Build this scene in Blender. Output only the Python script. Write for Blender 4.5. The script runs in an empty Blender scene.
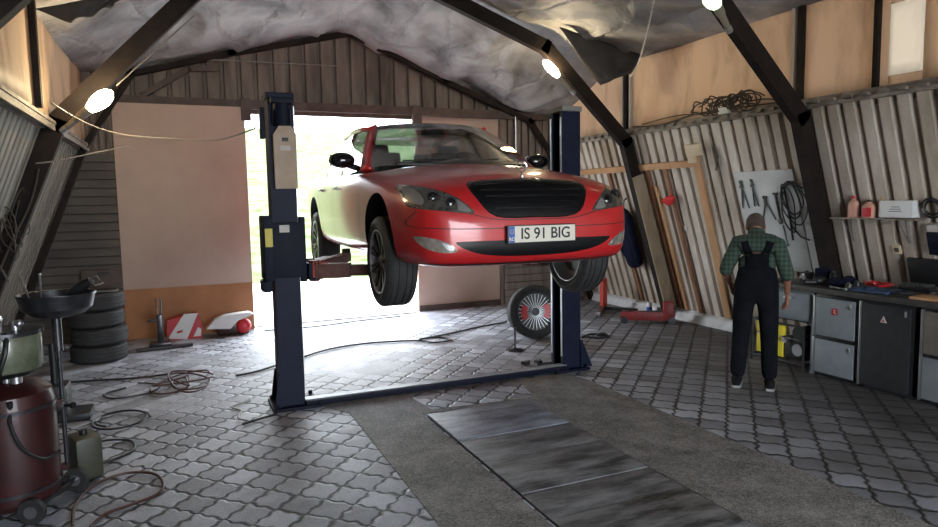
import bpy, bmesh, math, random
from math import sin, cos, pi, radians, atan2, hypot, sqrt
from mathutils import Vector, Matrix, Euler
from mathutils.bvhtree import BVHTree
random.seed(7)
SC = bpy.context.scene
COL = SC.collection

# ------------------------------------------------------------------ materials
def nodes_of(m):
    m.use_nodes = True
    nt = m.node_tree
    return nt, nt.nodes, nt.links, nt.nodes['Principled BSDF']

def mat(name, c1, rough=.6, metal=0., c2=None, scale=6., amt=.5, bump=0., bscale=None, coat=0., stretch=None, emis=None, estr=0., detail=6, spec=None, contrast=.25):
    m = bpy.data.materials.new(name)
    nt, N, L, P = nodes_of(m)
    P.inputs['Roughness'].default_value = rough
    P.inputs['Metallic'].default_value = metal
    P.inputs['Coat Weight'].default_value = coat
    P.inputs['Coat Roughness'].default_value = .10
    if spec is not None: P.inputs['Specular IOR Level'].default_value = spec
    c1 = (*c1, 1)
    P.inputs['Base Color'].default_value = c1
    tc = N.new('ShaderNodeTexCoord'); mp = N.new('ShaderNodeMapping')
    L.new(tc.outputs['Object'], mp.inputs[0])
    if stretch: mp.inputs['Scale'].default_value = stretch
    if c2 is not None:
        nz = N.new('ShaderNodeTexNoise'); nz.inputs['Scale'].default_value = scale; nz.inputs['Detail'].default_value = detail
        nz.inputs['Roughness'].default_value = .65
        L.new(mp.outputs[0], nz.inputs[0])
        r = N.new('ShaderNodeValToRGB')
        r.color_ramp.elements[0].position = .5-contrast*.7; r.color_ramp.elements[1].position = .5+contrast*.7
        r.color_ramp.elements[0].color = c1; r.color_ramp.elements[1].color = (*c2, 1)
        L.new(nz.outputs[0], r.inputs[0]); L.new(r.outputs[0], P.inputs['Base Color'])
    if bump:
        n2 = N.new('ShaderNodeTexNoise'); n2.inputs['Scale'].default_value = bscale or scale*4; n2.inputs['Detail'].default_value = 5
        L.new(mp.outputs[0], n2.inputs[0])
        b = N.new('ShaderNodeBump'); b.inputs['Strength'].default_value = bump; b.inputs['Distance'].default_value = .02
        L.new(n2.outputs[0], b.inputs['Height']); L.new(b.outputs[0], P.inputs['Normal'])
    if emis:
        P.inputs['Emission Color'].default_value = (*emis, 1); P.inputs['Emission Strength'].default_value = estr
    return m

def math_node(nt, op, a, b=None, c=None):
    n = nt.nodes.new('ShaderNodeMath'); n.operation = op
    for i, v in enumerate((a, b, c)):
        if v is None: continue
        if isinstance(v, (int, float)): n.inputs[i].default_value = v
        else: nt.links.new(v, n.inputs[i])
    return n.outputs[0]

def paver_material():
    m = bpy.data.materials.new('interlocking_pavers')
    nt, N, L, P = nodes_of(m)
    tc = N.new('ShaderNodeTexCoord'); sp = N.new('ShaderNodeSeparateXYZ'); L.new(tc.outputs['Object'], sp.inputs[0])
    M = lambda op, a, b=None, c=None: math_node(nt, op, a, b, c)
    k = 1/(.2*sqrt(2))
    u = M('MULTIPLY', M('ADD', sp.outputs[0], sp.outputs[1]), k)
    v = M('MULTIPLY', M('SUBTRACT', sp.outputs[1], sp.outputs[0]), k)
    # small irregularity
    nz = N.new('ShaderNodeTexNoise'); nz.inputs['Scale'].default_value = 2.2; L.new(tc.outputs['Object'], nz.inputs[0])
    u = M('ADD', u, M('MULTIPLY', M('SUBTRACT', nz.outputs[0], .5), .35))
    nz2 = N.new('ShaderNodeTexNoise'); nz2.inputs['Scale'].default_value = 14; L.new(tc.outputs['Object'], nz2.inputs[0])
    wob = M('MULTIPLY', M('SUBTRACT', nz2.outputs[0], .5), .16)
    u = M('ADD', u, wob); v = M('ADD', v, wob)
    u2 = M('ADD', u, M('MULTIPLY', M('SINE', M('MULTIPLY', v, 4*pi)), .032))
    v2 = M('ADD', v, M('MULTIPLY', M('SINE', M('MULTIPLY', u, 4*pi)), .032))
    du = M('ABSOLUTE', M('SUBTRACT', M('FRACT', u2), .5)); dv = M('ABSOLUTE', M('SUBTRACT', M('FRACT', v2), .5))
    d = M('SUBTRACT', .5, M('MAXIMUM', du, dv))          # distance to the nearest joint, in pavers
    wn = N.new('ShaderNodeTexNoise'); wn.inputs['Scale'].default_value = 9; wn.inputs['Detail'].default_value = 6; L.new(tc.outputs['Object'], wn.inputs[0])
    width = M('MULTIPLY', M('SUBTRACT', wn.outputs[0], .18), .34)
    big = N.new('ShaderNodeTexNoise'); big.inputs['Scale'].default_value = .9; big.inputs['Detail'].default_value = 3; L.new(tc.outputs['Object'], big.inputs[0])
    joint = N.new('ShaderNodeMapRange'); joint.interpolation_type = 'SMOOTHSTEP'
    L.new(d, joint.inputs[0]); joint.inputs[1].default_value = 0
    L.new(width, joint.inputs[2]); joint.inputs[3].default_value = 1; joint.inputs[4].default_value = 0
    # filled-up joints behind the lift
    fade = N.new('ShaderNodeMapRange'); L.new(sp.outputs[1], fade.inputs[0])
    fade.inputs[1].default_value = 5.2; fade.inputs[2].default_value = 7.2; fade.inputs[3].default_value = 0; fade.inputs[4].default_value = .25
    fx = N.new('ShaderNodeMapRange'); L.new(sp.outputs[0], fx.inputs[0])
    fx.inputs[1].default_value = 4.4; fx.inputs[2].default_value = 3.4; fx.inputs[3].default_value = 0; fx.inputs[4].default_value = 1
    keep = N.new('ShaderNodeMapRange'); L.new(M('SUBTRACT', big.outputs[0], M('MULTIPLY', fade.outputs[0], fx.outputs[0])), keep.inputs[0])
    keep.inputs[1].default_value = .2; keep.inputs[2].default_value = .38
    j = M('MULTIPLY', joint.outputs[0], keep.outputs[0])
    # each paver its own shade
    wh = N.new('ShaderNodeTexWhiteNoise'); wh.noise_dimensions = '2D'
    cb = N.new('ShaderNodeCombineXYZ'); L.new(M('FLOOR', u2), cb.inputs[0]); L.new(M('FLOOR', v2), cb.inputs[1]); L.new(cb.outputs[0], wh.inputs[0])
    fine = N.new('ShaderNodeTexNoise'); fine.inputs['Scale'].default_value = 60; fine.inputs['Detail'].default_value = 8; fine.inputs['Roughness'].default_value = .8; L.new(tc.outputs['Object'], fine.inputs[0])
    mid = N.new('ShaderNodeTexNoise'); mid.inputs['Scale'].default_value = 2.6; mid.inputs['Detail'].default_value = 7; mid.inputs['Roughness'].default_value = .7; L.new(tc.outputs['Object'], mid.inputs[0])
    t = M('ADD', M('MULTIPLY', wh.outputs[0], .28), M('ADD', M('MULTIPLY', fine.outputs[0], .5), M('MULTIPLY', mid.outputs[0], .62)))
    r = N.new('ShaderNodeValToRGB'); e = r.color_ramp.elements
    e[0].position = .42; e[0].color = (.10, .102, .112, 1); e[1].position = .96; e[1].color = (.60, .635, .72, 1)
    x = e.new(.7); x.color = (.32, .335, .38, 1)
    L.new(t, r.inputs[0])
    # rust and oil stains with shapes of their own
    st = N.new('ShaderNodeTexNoise'); st.inputs['Scale'].default_value = .55; st.inputs['Detail'].default_value = 5; L.new(tc.outputs['Object'], st.inputs[0])
    sr = N.new('ShaderNodeMapRange'); L.new(st.outputs[0], sr.inputs[0]); sr.inputs[1].default_value = .56; sr.inputs[2].default_value = .72; sr.inputs[4].default_value = .55
    mx0 = N.new('ShaderNodeMixRGB'); L.new(sr.outputs[0], mx0.inputs[0]); L.new(r.outputs[0], mx0.inputs[1]); mx0.inputs[2].default_value = (.07, .052, .04, 1)
    # greasy floor in front of the workbench
    wbm = N.new('ShaderNodeMapRange'); L.new(M('ADD', M('ADD', sp.outputs[0], M('MULTIPLY', sp.outputs[1], -.35)), M('MULTIPLY', big.outputs[0], 1.2)), wbm.inputs[0])
    wbm.inputs[1].default_value = 2.5; wbm.inputs[2].default_value = 4.5; wbm.inputs[4].default_value = .88
    mx2 = N.new('ShaderNodeMixRGB'); L.new(wbm.outputs[0], mx2.inputs[0]); L.new(mx0.outputs[0], mx2.inputs[1]); mx2.inputs[2].default_value = (.045, .036, .028, 1)
    mx = N.new('ShaderNodeMixRGB'); L.new(j, mx.inputs[0]); L.new(mx2.outputs[0], mx.inputs[1]); mx.inputs[2].default_value = (.008, .008, .008, 1)
    L.new(mx.outputs[0], P.inputs['Base Color'])
    rr = N.new('ShaderNodeMapRange'); L.new(mid.outputs[0], rr.inputs[0]); rr.inputs[3].default_value = .38; rr.inputs[4].default_value = .75
    L.new(rr.outputs[0], P.inputs['Roughness'])
    h = M('ADD', M('MULTIPLY', j, -1.), M('MULTIPLY', fine.outputs[0], .35))
    h = M('ADD', h, M('MULTIPLY', wh.outputs[0], .15))
    b = N.new('ShaderNodeBump'); b.inputs['Strength'].default_value = .8; b.inputs['Distance'].default_value = .012
    L.new(h, b.inputs['Height']); L.new(b.outputs[0], P.inputs['Normal'])
    return m

def gravel_material():
    m = bpy.data.materials.new('rough_concrete')
    nt, N, L, P = nodes_of(m)
    tc = N.new('ShaderNodeTexCoord')
    vo = N.new('ShaderNodeTexVoronoi'); vo.inputs['Scale'].default_value = 105; L.new(tc.outputs['Object'], vo.inputs[0])
    nz = N.new('ShaderNodeTexNoise'); nz.inputs['Scale'].default_value = 3; nz.inputs['Detail'].default_value = 8; nz.inputs['Roughness'].default_value = .75; L.new(tc.outputs['Object'], nz.inputs[0])
    sv = N.new('ShaderNodeSeparateXYZ'); L.new(vo.outputs['Color'], sv.inputs[0])
    t = math_node(nt, 'ADD', math_node(nt, 'MULTIPLY', sv.outputs[0], .26), math_node(nt, 'MULTIPLY', nz.outputs[0], .9))
    r = N.new('ShaderNodeValToRGB'); e = r.color_ramp.elements
    e[0].position = .34; e[0].color = (.035, .032, .03, 1); e[1].position = .84; e[1].color = (.34, .325, .31, 1)
    L.new(t, r.inputs[0]); L.new(r.outputs[0], P.inputs['Base Color'])
    P.inputs['Roughness'].default_value = .7
    b = N.new('ShaderNodeBump'); b.inputs['Strength'].default_value = .7; b.inputs['Distance'].default_value = .01
    L.new(vo.outputs[0], b.inputs['Height']); L.new(b.outputs[0], P.inputs['Normal'])
    return m

def sheet_material():
    """grey insulation sheet with creases"""
    m = bpy.data.materials.new('insulation_sheet')
    nt, N, L, P = nodes_of(m)
    tc = N.new('ShaderNodeTexCoord')
    wv = N.new('ShaderNodeTexNoise'); wv.inputs['Scale'].default_value = 1.5; wv.inputs['Detail'].default_value = 7; wv.inputs['Roughness'].default_value = .55; wv.inputs['Distortion'].default_value = .25
    L.new(tc.outputs['Object'], wv.inputs[0])
    r = N.new('ShaderNodeValToRGB'); e = r.color_ramp.elements
    e[0].position = .32; e[0].color = (.13, .125, .13, 1); e[1].position = .60; e[1].color = (.40, .40, .405, 1)
    L.new(wv.outputs[0], r.inputs[0]); L.new(r.outputs[0], P.inputs['Base Color'])
    P.inputs['Roughness'].default_value = .62; P.inputs['Metallic'].default_value = .1
    vo = N.new('ShaderNodeTexVoronoi'); vo.feature = 'DISTANCE_TO_EDGE'; vo.inputs['Scale'].default_value = 1.5
    mp = N.new('ShaderNodeMapping'); mp.inputs['Scale'].default_value = (1, .6, 1); L.new(tc.outputs['Object'], mp.inputs[0])
    mixv = N.new('ShaderNodeMixRGB'); mixv.blend_type = 'ADD'; mixv.inputs[0].default_value = .5
    L.new(mp.outputs[0], mixv.inputs[1]); L.new(wv.outputs['Color'], mixv.inputs[2]); L.new(mixv.outputs[0], vo.inputs[0])
    cr = N.new('ShaderNodeMapRange'); L.new(vo.outputs[0], cr.inputs[0]); cr.inputs[2].default_value = .09
    b = N.new('ShaderNodeBump'); b.inputs['Strength'].default_value = .7; b.inputs['Distance'].default_value = .06
    L.new(math_node(nt, 'ADD', wv.outputs[0], math_node(nt, 'MULTIPLY', cr.outputs[0], .40)), b.inputs['Height']); L.new(b.outputs[0], P.inputs['Normal'])
    return m

def translucent_panel(name, c1, c2, trans=.35):
    m = bpy.data.materials.new(name)
    nt, N, L, P = nodes_of(m)
    tc = N.new('ShaderNodeTexCoord')
    mp = N.new('ShaderNodeMapping'); mp.inputs['Scale'].default_value = (1, 1.3, .45); L.new(tc.outputs['Object'], mp.inputs[0])
    nz = N.new('ShaderNodeTexNoise'); nz.inputs['Scale'].default_value = 1.9; nz.inputs['Detail'].default_value = 6; nz.inputs['Roughness'].default_value = .6; nz.inputs['Distortion'].default_value = .3
    L.new(mp.outputs[0], nz.inputs[0])
    r = N.new('ShaderNodeValToRGB'); e = r.color_ramp.elements
    e[0].position = .32; e[0].color = (*c2, 1); e[1].position = .52; e[1].color = (*c1, 1)
    L.new(nz.outputs[0], r.inputs[0]); L.new(r.outputs[0], P.inputs['Base Color']); P.inputs['Roughness'].default_value = .6
    tr = N.new('ShaderNodeBsdfTranslucent'); L.new(r.outputs[0], tr.inputs[0])
    ms = N.new('ShaderNodeMixShader'); ms.inputs[0].default_value = trans
    L.new(P.outputs[0], ms.inputs[1]); L.new(tr.outputs[0], ms.inputs[2])
    L.new(ms.outputs[0], N['Material Output'].inputs[0])
    b = N.new('ShaderNodeBump'); b.inputs['Strength'].default_value = .4; b.inputs['Distance'].default_value = .05
    L.new(nz.outputs[0], b.inputs['Height']); L.new(b.outputs[0], P.inputs['Normal'])
    return m

def glass_material(name, tint, ior=1.5, through=.6, rough=0.):
    m = bpy.data.materials.new(name)
    nt, N, L, P = nodes_of(m)
    tr = N.new('ShaderNodeBsdfTransparent'); tr.inputs[0].default_value = (*[c*through for c in tint], 1)
    gl = N.new('ShaderNodeBsdfGlossy'); gl.inputs['Roughness'].default_value = rough; gl.inputs[0].default_value = (.9, .9, .9, 1)
    fr = N.new('ShaderNodeLayerWeight'); fr.inputs[0].default_value = .5
    f2 = math_node(nt, 'ADD', math_node(nt, 'MULTIPLY', math_node(nt, 'POWER', fr.outputs['Facing'], 4.), .55), .23)
    ms = N.new('ShaderNodeMixShader'); L.new(f2, ms.inputs[0]); L.new(tr.outputs[0], ms.inputs[1]); L.new(gl.outputs[0], ms.inputs[2])
    L.new(ms.outputs[0], N['Material Output'].inputs[0])
    return m

def plaid_material():
    m = bpy.data.materials.new('green_plaid')
    nt, N, L, P = nodes_of(m)
    tc = N.new('ShaderNodeTexCoord'); sp = N.new('ShaderNodeSeparateXYZ'); L.new(tc.outputs['Object'], sp.inputs[0])
    M = lambda op, a, b=None: math_node(nt, op, a, b)
    sx = M('GREATER_THAN', M('FRACT', M('MULTIPLY', sp.outputs[0], 26)), .62)
    sz = M('GREATER_THAN', M('FRACT', M('MULTIPLY', sp.outputs[2], 24)), .6)
    t = M('MULTIPLY', M('ADD', sx, sz), .5)
    r = N.new('ShaderNodeValToRGB'); e = r.color_ramp.elements
    e[0].color = (.050, .082, .058, 1); e[1].color = (.014, .026, .022, 1)
    L.new(t, r.inputs[0]); L.new(r.outputs[0], P.inputs['Base Color']); P.inputs['Roughness'].default_value = .9
    return m

M_ = {}
def defmats():
    M_['paver'] = paver_material(); M_['gravel'] = gravel_material(); M_['sheet'] = sheet_material()
    M_['panel'] = translucent_panel('tan_panel', (.58, .44, .32), (.38, .265, .175), .2)
    M_['panel_pale'] = translucent_panel('pale_panel', (.66, .60, .52), (.56, .50, .42), .3)
    M_['plaid'] = plaid_material()
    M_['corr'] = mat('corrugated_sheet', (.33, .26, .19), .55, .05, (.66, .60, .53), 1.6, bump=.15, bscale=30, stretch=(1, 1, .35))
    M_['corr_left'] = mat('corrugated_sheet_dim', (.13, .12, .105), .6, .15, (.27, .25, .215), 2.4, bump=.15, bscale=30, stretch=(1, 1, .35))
    M_['gable'] = mat('weathered_gable', (.075, .06, .05), .8, 0, (.26, .215, .185), 3.5, bump=.3, bscale=25, stretch=(1, 1, .18))
    M_['slats'] = mat('dark_slats', (.045, .038, .034), .7, 0, (.10, .088, .08), 4, bump=.2, stretch=(.3, 1, 1))
    M_['frame'] = mat('dark_steel', (.006, .004, .004), .7, .1, (.022, .014, .011), 5, bump=.2, spec=.25)
    M_['beam'] = mat('brown_beam', (.05, .035, .03), .7, 0, (.11, .08, .07), 6, bump=.2)
    M_['door'] = mat('door_beige', (.46, .335, .27), .6, 0, (.54, .41, .335), 1.5, bump=.05)
    M_['door_low'] = mat('door_rust', (.34, .145, .055), .6, 0, (.44, .20, .085), 2.5, bump=.1)
    M_['white_paint'] = mat('white_wash', (.42, .42, .42), .8, 0, (.62, .62, .62), 4, bump=.2)
    M_['ledge'] = mat('ledge_metal', (.13, .10, .08), .6, .2, (.35, .31, .27), 7, bump=.4, stretch=(1, .8, 2))
    M_['white_post'] = mat('pale_post', (.45, .40, .34), .6)
    M_['wood'] = mat('new_wood', (.42, .22, .10), .7, 0, (.56, .33, .17), 9, bump=.2, stretch=(1, 1, .15))
    M_['wood_brown'] = mat('brown_wood', (.16, .065, .03), .7, 0, (.26, .12, .06), 9, bump=.2, stretch=(1, 1, .15))
    M_['red_paint'] = mat('car_red', (.50, .012, .015), .38, .05, coat=.8)
    M_['black_gloss'] = mat('black_gloss', (.006, .006, .007), .12, 0, coat=.6)
    M_['black'] = mat('black_plastic', (.012, .012, .013), .45)
    M_['grille'] = mat('grille_black', (.003, .003, .004), .35, spec=.3)
    M_['rubber'] = mat('tyre_rubber', (.018, .018, .019), .75, 0, (.035, .034, .034), 20, bump=.2, bscale=80)
    M_['chrome'] = mat('chrome', (.75, .75, .76), .12, 1.)
    M_['alloy'] = mat('dark_alloy', (.05, .05, .055), .3, .7)
    M_['silver'] = mat('silver_metal', (.5, .5, .52), .35, .9)
    M_['lens'] = mat('smoked_lens', (.05, .045, .04), .10, .5, coat=1., c2=(.16, .15, .13), scale=22)
    M_['lens_clear'] = mat('clear_lens', (.32, .27, .22), .15, .5, coat=1., c2=(.55, .5, .44), scale=30)
    M_['lens_pale'] = mat('lens_marker', (.30, .29, .27), .2, .4, coat=1.)
    M_['glass'] = glass_material('window_glass', (.8, .86, .86), through=.72)
    M_['interior'] = mat('car_interior', (.02, .02, .022), .7)
    M_['plate'] = mat('plate_white', (.72, .68, .58), .4)
    M_['plate_blue'] = mat('plate_blue', (.03, .10, .42), .4)
    M_['ink'] = mat('ink', (.01, .01, .01), .5)
    M_['blue_paint'] = mat('lift_blue', (.004, .006, .020), .55, 0, (.008, .012, .034), 8, bump=.05, spec=.2)
    M_['blue_dark'] = mat('lift_blue_dark', (.003, .005, .016), .6, 0, spec=.2)
    M_['lift_grey'] = mat('lift_cap', (.22, .22, .2), .6)
    M_['pad'] = mat('cardboard_pad', (.40, .30, .22), .8, 0, (.50, .39, .30), 5)
    M_['yellow'] = mat('yellow_label', (.60, .48, .05), .5)
    M_['yellow_plastic'] = mat('yellow_plastic', (.75, .62, .04), .45)
    M_['paper'] = mat('label_paper', (.55, .52, .48), .6)
    M_['arm'] = mat('rusty_arm', (.10, .04, .035), .6, .3, (.20, .10, .08), 10, bump=.2)
    M_['crossbar'] = mat('crossbar_lit_top', (.20, .21, .23), .5, .3, (.35, .36, .38), 10)
    M_['pitboard'] = mat('pit_board', (.035, .035, .036), .45, 0, (.22, .225, .235), 2.2, bump=.5, bscale=30, stretch=(1, 3.4, 1), detail=10, contrast=.16)
    M_['tank_red'] = mat('tank_red', (.024, .003, .003), .5, .2, (.048, .006, .007), 8, coat=.3)
    M_['steel_dark'] = mat('oily_steel', (.03, .03, .034), .3, .7, (.09, .09, .1), 9)
    M_['chamber'] = mat('oil_chamber', (.06, .075, .04), .3, 0, (.20, .215, .15), 5, coat=.5)
    M_['hose'] = mat('hose_black', (.014, .014, .016), .45)
    M_['hose_red'] = mat('hose_red', (.06, .022, .02), .5)
    M_['hose_white'] = mat('hose_pale', (.20, .19, .175), .5)
    M_['lamp_metal'] = mat('lamp_housing', (.30, .26, .2), .5, .3)
    M_['bulb'] = mat('lamp_glow', (1, .9, .7), .4, emis=(1., .78, .45), estr=36)
    M_['bulb_green'] = mat('lamp_glow_cool', (.9, 1, .9), .4, emis=(.62, 1., .55), estr=1.6)
    M_['cab_grey'] = mat('cabinet_grey', (.19, .215, .235), .5, .2, (.26, .285, .305), 5, bump=.05)
    M_['cab_black'] = mat('cabinet_black', (.014, .015, .017), .6, .1, (.025, .025, .028), 12)
    M_['cab_tan'] = mat('cabinet_tan', (.13, .11, .09), .6, 0, (.19, .165, .14), 6)
    M_['bench_top'] = mat('bench_top', (.025, .024, .024), .5, 0, (.07, .065, .06), 9, bump=.3)
    M_['board_white'] = mat('tool_board', (.50, .52, .52), .5, 0, (.62, .64, .63), 2.5)
    M_['tool'] = mat('tool_steel', (.07, .075, .07), .4, .7, (.16, .17, .16), 20)
    M_['red_plastic'] = mat('red_plastic', (.5, .02, .03), .4)
    M_['red_cloth'] = mat('red_cloth', (.5, .02, .02), .9)
    M_['pinkish'] = mat('pink_plastic', (.58, .30, .22), .4)
    M_['cream'] = mat('cream_plastic', (.62, .50, .34), .5)
    M_['white'] = mat('white_plastic', (.66, .66, .66), .5, 0, (.72, .72, .72), 6)
    M_['blue_cloth'] = mat('blue_cloth', (.035, .07, .16), .9, 0, (.06, .12, .24), 14, bump=.5)
    M_['navy'] = mat('navy_cloth', (.006, .007, .018), .95, 0, (.014, .016, .034), 10, bump=.4, spec=.1)
    M_['overall'] = mat('overall_cloth', (.004, .005, .007), .95, 0, (.010, .011, .014), 9, bump=.3, spec=.1)
    M_['skin'] = mat('skin', (.30, .13, .085), .6)
    M_['hair'] = mat('grey_hair', (.045, .028, .022), .9, 0, (.12, .085, .07), 60, bump=.5, bscale=150)
    M_['shoe'] = mat('shoe_black', (.006, .006, .007), .8, spec=.2)
    M_['sole'] = mat('sole_white', (.30, .30, .30), .6)
    M_['grass'] = mat('grass', (.045, .072, .026), .95, 0, (.12, .145, .085), 1.6, bump=.5, detail=10, spec=0., contrast=.2)
    M_['apron'] = mat('apron', (.45, .44, .42), .8, 0, (.58, .57, .55), 2, bump=.2)
    M_['outer'] = mat('outer_sheet', (.2, .2, .2), .8)
    M_['orange_paint'] = mat('stand_red', (.42, .05, .03), .45, .2)
    M_['leg_tan'] = mat('leg_tan', (.26, .19, .12), .7, 0, (.38, .30, .21), 7, bump=.2, stretch=(1, 1, .2))
    M_['wood_dim'] = mat('wood_dim', (.10, .07, .045), .8, 0, (.17, .125, .09), 5, bump=.2, stretch=(1, 1, .3))
    M_['canister'] = mat('canister_green', (.025, .028, .016), .5, 0, (.05, .05, .03), 8)
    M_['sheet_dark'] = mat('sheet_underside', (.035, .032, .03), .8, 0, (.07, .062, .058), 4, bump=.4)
    M_['chain'] = mat('chain_white', (.75, .74, .7), .5)
    M_['jack_red'] = mat('jack_red', (.22, .012, .014), .45, 0, (.34, .03, .03), 8)
    M_['pitboard_blue'] = mat('pit_board_bluish', (.06, .065, .08), .38, 0, (.30, .33, .40), 2.4, bump=.5, bscale=30, stretch=(1, 3, 1), detail=10, contrast=.2)  # lighter, bluer tone than the other pit boards
    M_['copper'] = mat('cable_mix', (.05, .04, .03), .6)
defmats()

# ------------------------------------------------------------------ mesh builder
class MB:
    def __init__(s): s.v = []; s.f = []; s.m = []; s.cur = 0
    def add(s, vs, fs, M=None):
        b = len(s.v)
        for p in vs:
            p = Vector(p)
            s.v.append(M @ p if M else p)
        for f in fs: s.f.append([b+i for i in f]); s.m.append(s.cur)
        return s
    def mi(s, i): s.cur = i; return s
    def box(s, c, d, rot=None, bev=0.):
        bm = bmesh.new(); bmesh.ops.create_cube(bm, size=1)
        for v in bm.verts: v.co = Vector((v.co.x*d[0], v.co.y*d[1], v.co.z*d[2]))
        if bev: bmesh.ops.bevel(bm, geom=bm.edges[:], offset=min(bev, min(d)*.45), segments=2, affect='EDGES', profile=.6)
        M = Matrix.Translation(c)
        if rot is not None: M = M @ (rot.to_4x4() if isinstance(rot, Matrix) else Euler(rot).to_matrix().to_4x4())
        return s.addbm(bm, M)
    def addbm(s, bm, M=None):
        bm.verts.index_update()
        s.add([v.co for v in bm.verts], [[v.index for v in f.verts] for f in bm.faces], M); bm.free(); return s
    def bar(s, a, b, w, h, up=(0, 0, 1), bev=0.):
        """box from a to b, w across, h along up"""
        a = Vector(a); b = Vector(b); d = (b-a); L = d.length; y = d/L
        if abs(y.dot(Vector(up).normalized())) > .999: up = (0, 1, 0)
        x = y.cross(Vector(up)).normalized(); z = x.cross(y)
        R = Matrix((x, y, z)).transposed()
        return s.box((a+b)/2, (w, L, h), R, bev)
    def tube(s, pts, r, n=8, cap=True, closed=False):
        pts = [Vector(p) for p in pts]; rs = r if isinstance(r, (list, tuple)) else [r]*len(pts)
        vs = []; fs = []; up = None
        for i, p in enumerate(pts):
            t = (pts[min(i+1, len(pts)-1)]-pts[max(i-1, 0)])
            if t.length < 1e-9: t = Vector((0, 0, 1))
            t.normalize()
            if up is None: up = t.orthogonal().normalized()
            up = (up - t*up.dot(t))
            if up.length < 1e-6: up = t.orthogonal()
            up.normalize(); w = t.cross(up)
            for k in range(n):
                a = 2*pi*k/n; vs.append(p+(up*cos(a)+w*sin(a))*rs[i])
        for i in range(len(pts)-1):
            for k in range(n): fs.append([i*n+k, i*n+(k+1) % n, (i+1)*n+(k+1) % n, (i+1)*n+k])
        if cap:
            fs.append(list(range(n))[::-1]); fs.append([(len(pts)-1)*n+k for k in range(n)])
        return s.add(vs, fs)
    def cyl(s, a, b, r, r2=None, n=20): return s.tube([a, b], [r, r if r2 is None else r2], n)
    def lathe(s, prof, M=None, n=32, closed=False):
        """profile of (radius, height) about z"""
        vs = []; fs = []; m = len(prof)
        for k in range(n):
            a = 2*pi*k/n
            for r, z in prof: vs.append((r*cos(a), r*sin(a), z))
        for k in range(n):
            k2 = (k+1) % n
            for i in range(m if closed else m-1):
                i2 = (i+1) % m
                fs.append([k*m+i, k2*m+i, k2*m+i2, k*m+i2])
        if not closed:
            if prof[0][0] > 1e-6: fs.append([k*m for k in range(n)][::-1])
            if prof[-1][0] > 1e-6: fs.append([k*m+m-1 for k in range(n)])
        return s.add(vs, fs, M)
    def sph(s, c, r, n=12, rot=None):
        r = (r, r, r) if isinstance(r, (int, float)) else r
        bm = bmesh.new(); bmesh.ops.create_uvsphere(bm, u_segments=n*2, v_segments=n, radius=1)
        M = Matrix.Translation(c)
        if rot is not None: M = M @ Euler(rot).to_matrix().to_4x4()
        return s.addbm(bm, M @ Matrix.Diagonal((*r, 1)))
    def prism(s, poly, axis, lo, hi):
        """extrude 2d polygon along axis: x -> poly is (y,z); y -> (x,z); z -> (x,y)"""
        def P(p, t):
            return {'x': (t, p[0], p[1]), 'y': (p[0], t, p[1]), 'z': (p[0], p[1], t)}[axis]
        n = len(poly)
        vs = [P(p, lo) for p in poly]+[P(p, hi) for p in poly]
        fs = [[i, (i+1) % n, n+(i+1) % n, n+i] for i in range(n)]+[list(range(n))[::-1], [n+i for i in range(n)]]
        return s.add(vs, fs)
    def loft(s, rings, cap=True):
        n = len(rings[0]); vs = [p for r in rings for p in r]; fs = []
        for i in range(len(rings)-1):
            for k in range(n): fs.append([i*n+k, i*n+(k+1) % n, (i+1)*n+(k+1) % n, (i+1)*n+k])
        if cap: fs.append(list(range(n))[::-1]); fs.append([(len(rings)-1)*n+k for k in range(n)])
        return s.add(vs, fs)
    def grid(s, rows):
        n = len(rows[0]); vs = [p for r in rows for p in r]; fs = []
        for i in range(len(rows)-1):
            for k in range(n-1): fs.append([i*n+k, i*n+k+1, (i+1)*n+k+1, (i+1)*n+k])
        return s.add(vs, fs)
    def xf(s, M): s.v = [M @ v for v in s.v]; return s
    def build(s, name, mats, parent=None, smooth=35, local=False):
        """vertices are in world coordinates; under a parent they are moved into its space"""
        me = bpy.data.meshes.new(name)
        V = s.v
        if parent is not None and not local:
            inv = world_of(parent).inverted(); V = [inv @ v for v in V]
        me.from_pydata([tuple(v) for v in V], [], s.f)
        for mt in (mats if isinstance(mats, (list, tuple)) else [mats]): me.materials.append(M_[mt] if isinstance(mt, str) else mt)
        for p, i in zip(me.polygons, s.m): p.material_index = i
        bm = bmesh.new(); bm.from_mesh(me); bmesh.ops.remove_doubles(bm, verts=bm.verts, dist=1e-5); bmesh.ops.recalc_face_normals(bm, faces=bm.faces)
        for f in bm.faces: f.smooth = True
        for e in bm.edges:
            if len(e.link_faces) == 2 and e.calc_face_angle(0) > radians(smooth): e.smooth = False
        bm.to_mesh(me); bm.free()
        o = bpy.data.objects.new(name, me); COL.objects.link(o)
        if parent is not None: o.parent = parent
        return o

def world_of(o):
    M = o.matrix_basis.copy()
    while o.parent: o = o.parent; M = o.matrix_basis @ M
    return M
def tag(o, label=None, cat=None, group=None, kind=None):
    if label: o['label'] = label
    if cat: o['category'] = cat
    if group: o['group'] = group
    if kind: o['kind'] = kind
    return o
def thing(name, label, cat, loc=(0, 0, 0), rz=0., group=None):
    o = bpy.data.objects.new(name, None); COL.objects.link(o); o.empty_display_size = .1
    o.location = loc; o.rotation_euler = (0, 0, rz)
    return tag(o, label, cat, group)
def struct(name, mb, mats, smooth=35):
    return tag(mb.build(name, mats, smooth=smooth), kind='structure')
def dup(root, loc, rz=0., label=None):
    r = root.copy(); COL.objects.link(r); r.location = loc; r.rotation_euler = (root.rotation_euler[0], root.rotation_euler[1], rz)
    if label: r['label'] = label
    for ch in root.children:
        c = ch.copy(); COL.objects.link(c); c.parent = r
        for g in ch.children:
            d = g.copy(); COL.objects.link(d); d.parent = c
    return r
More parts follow.
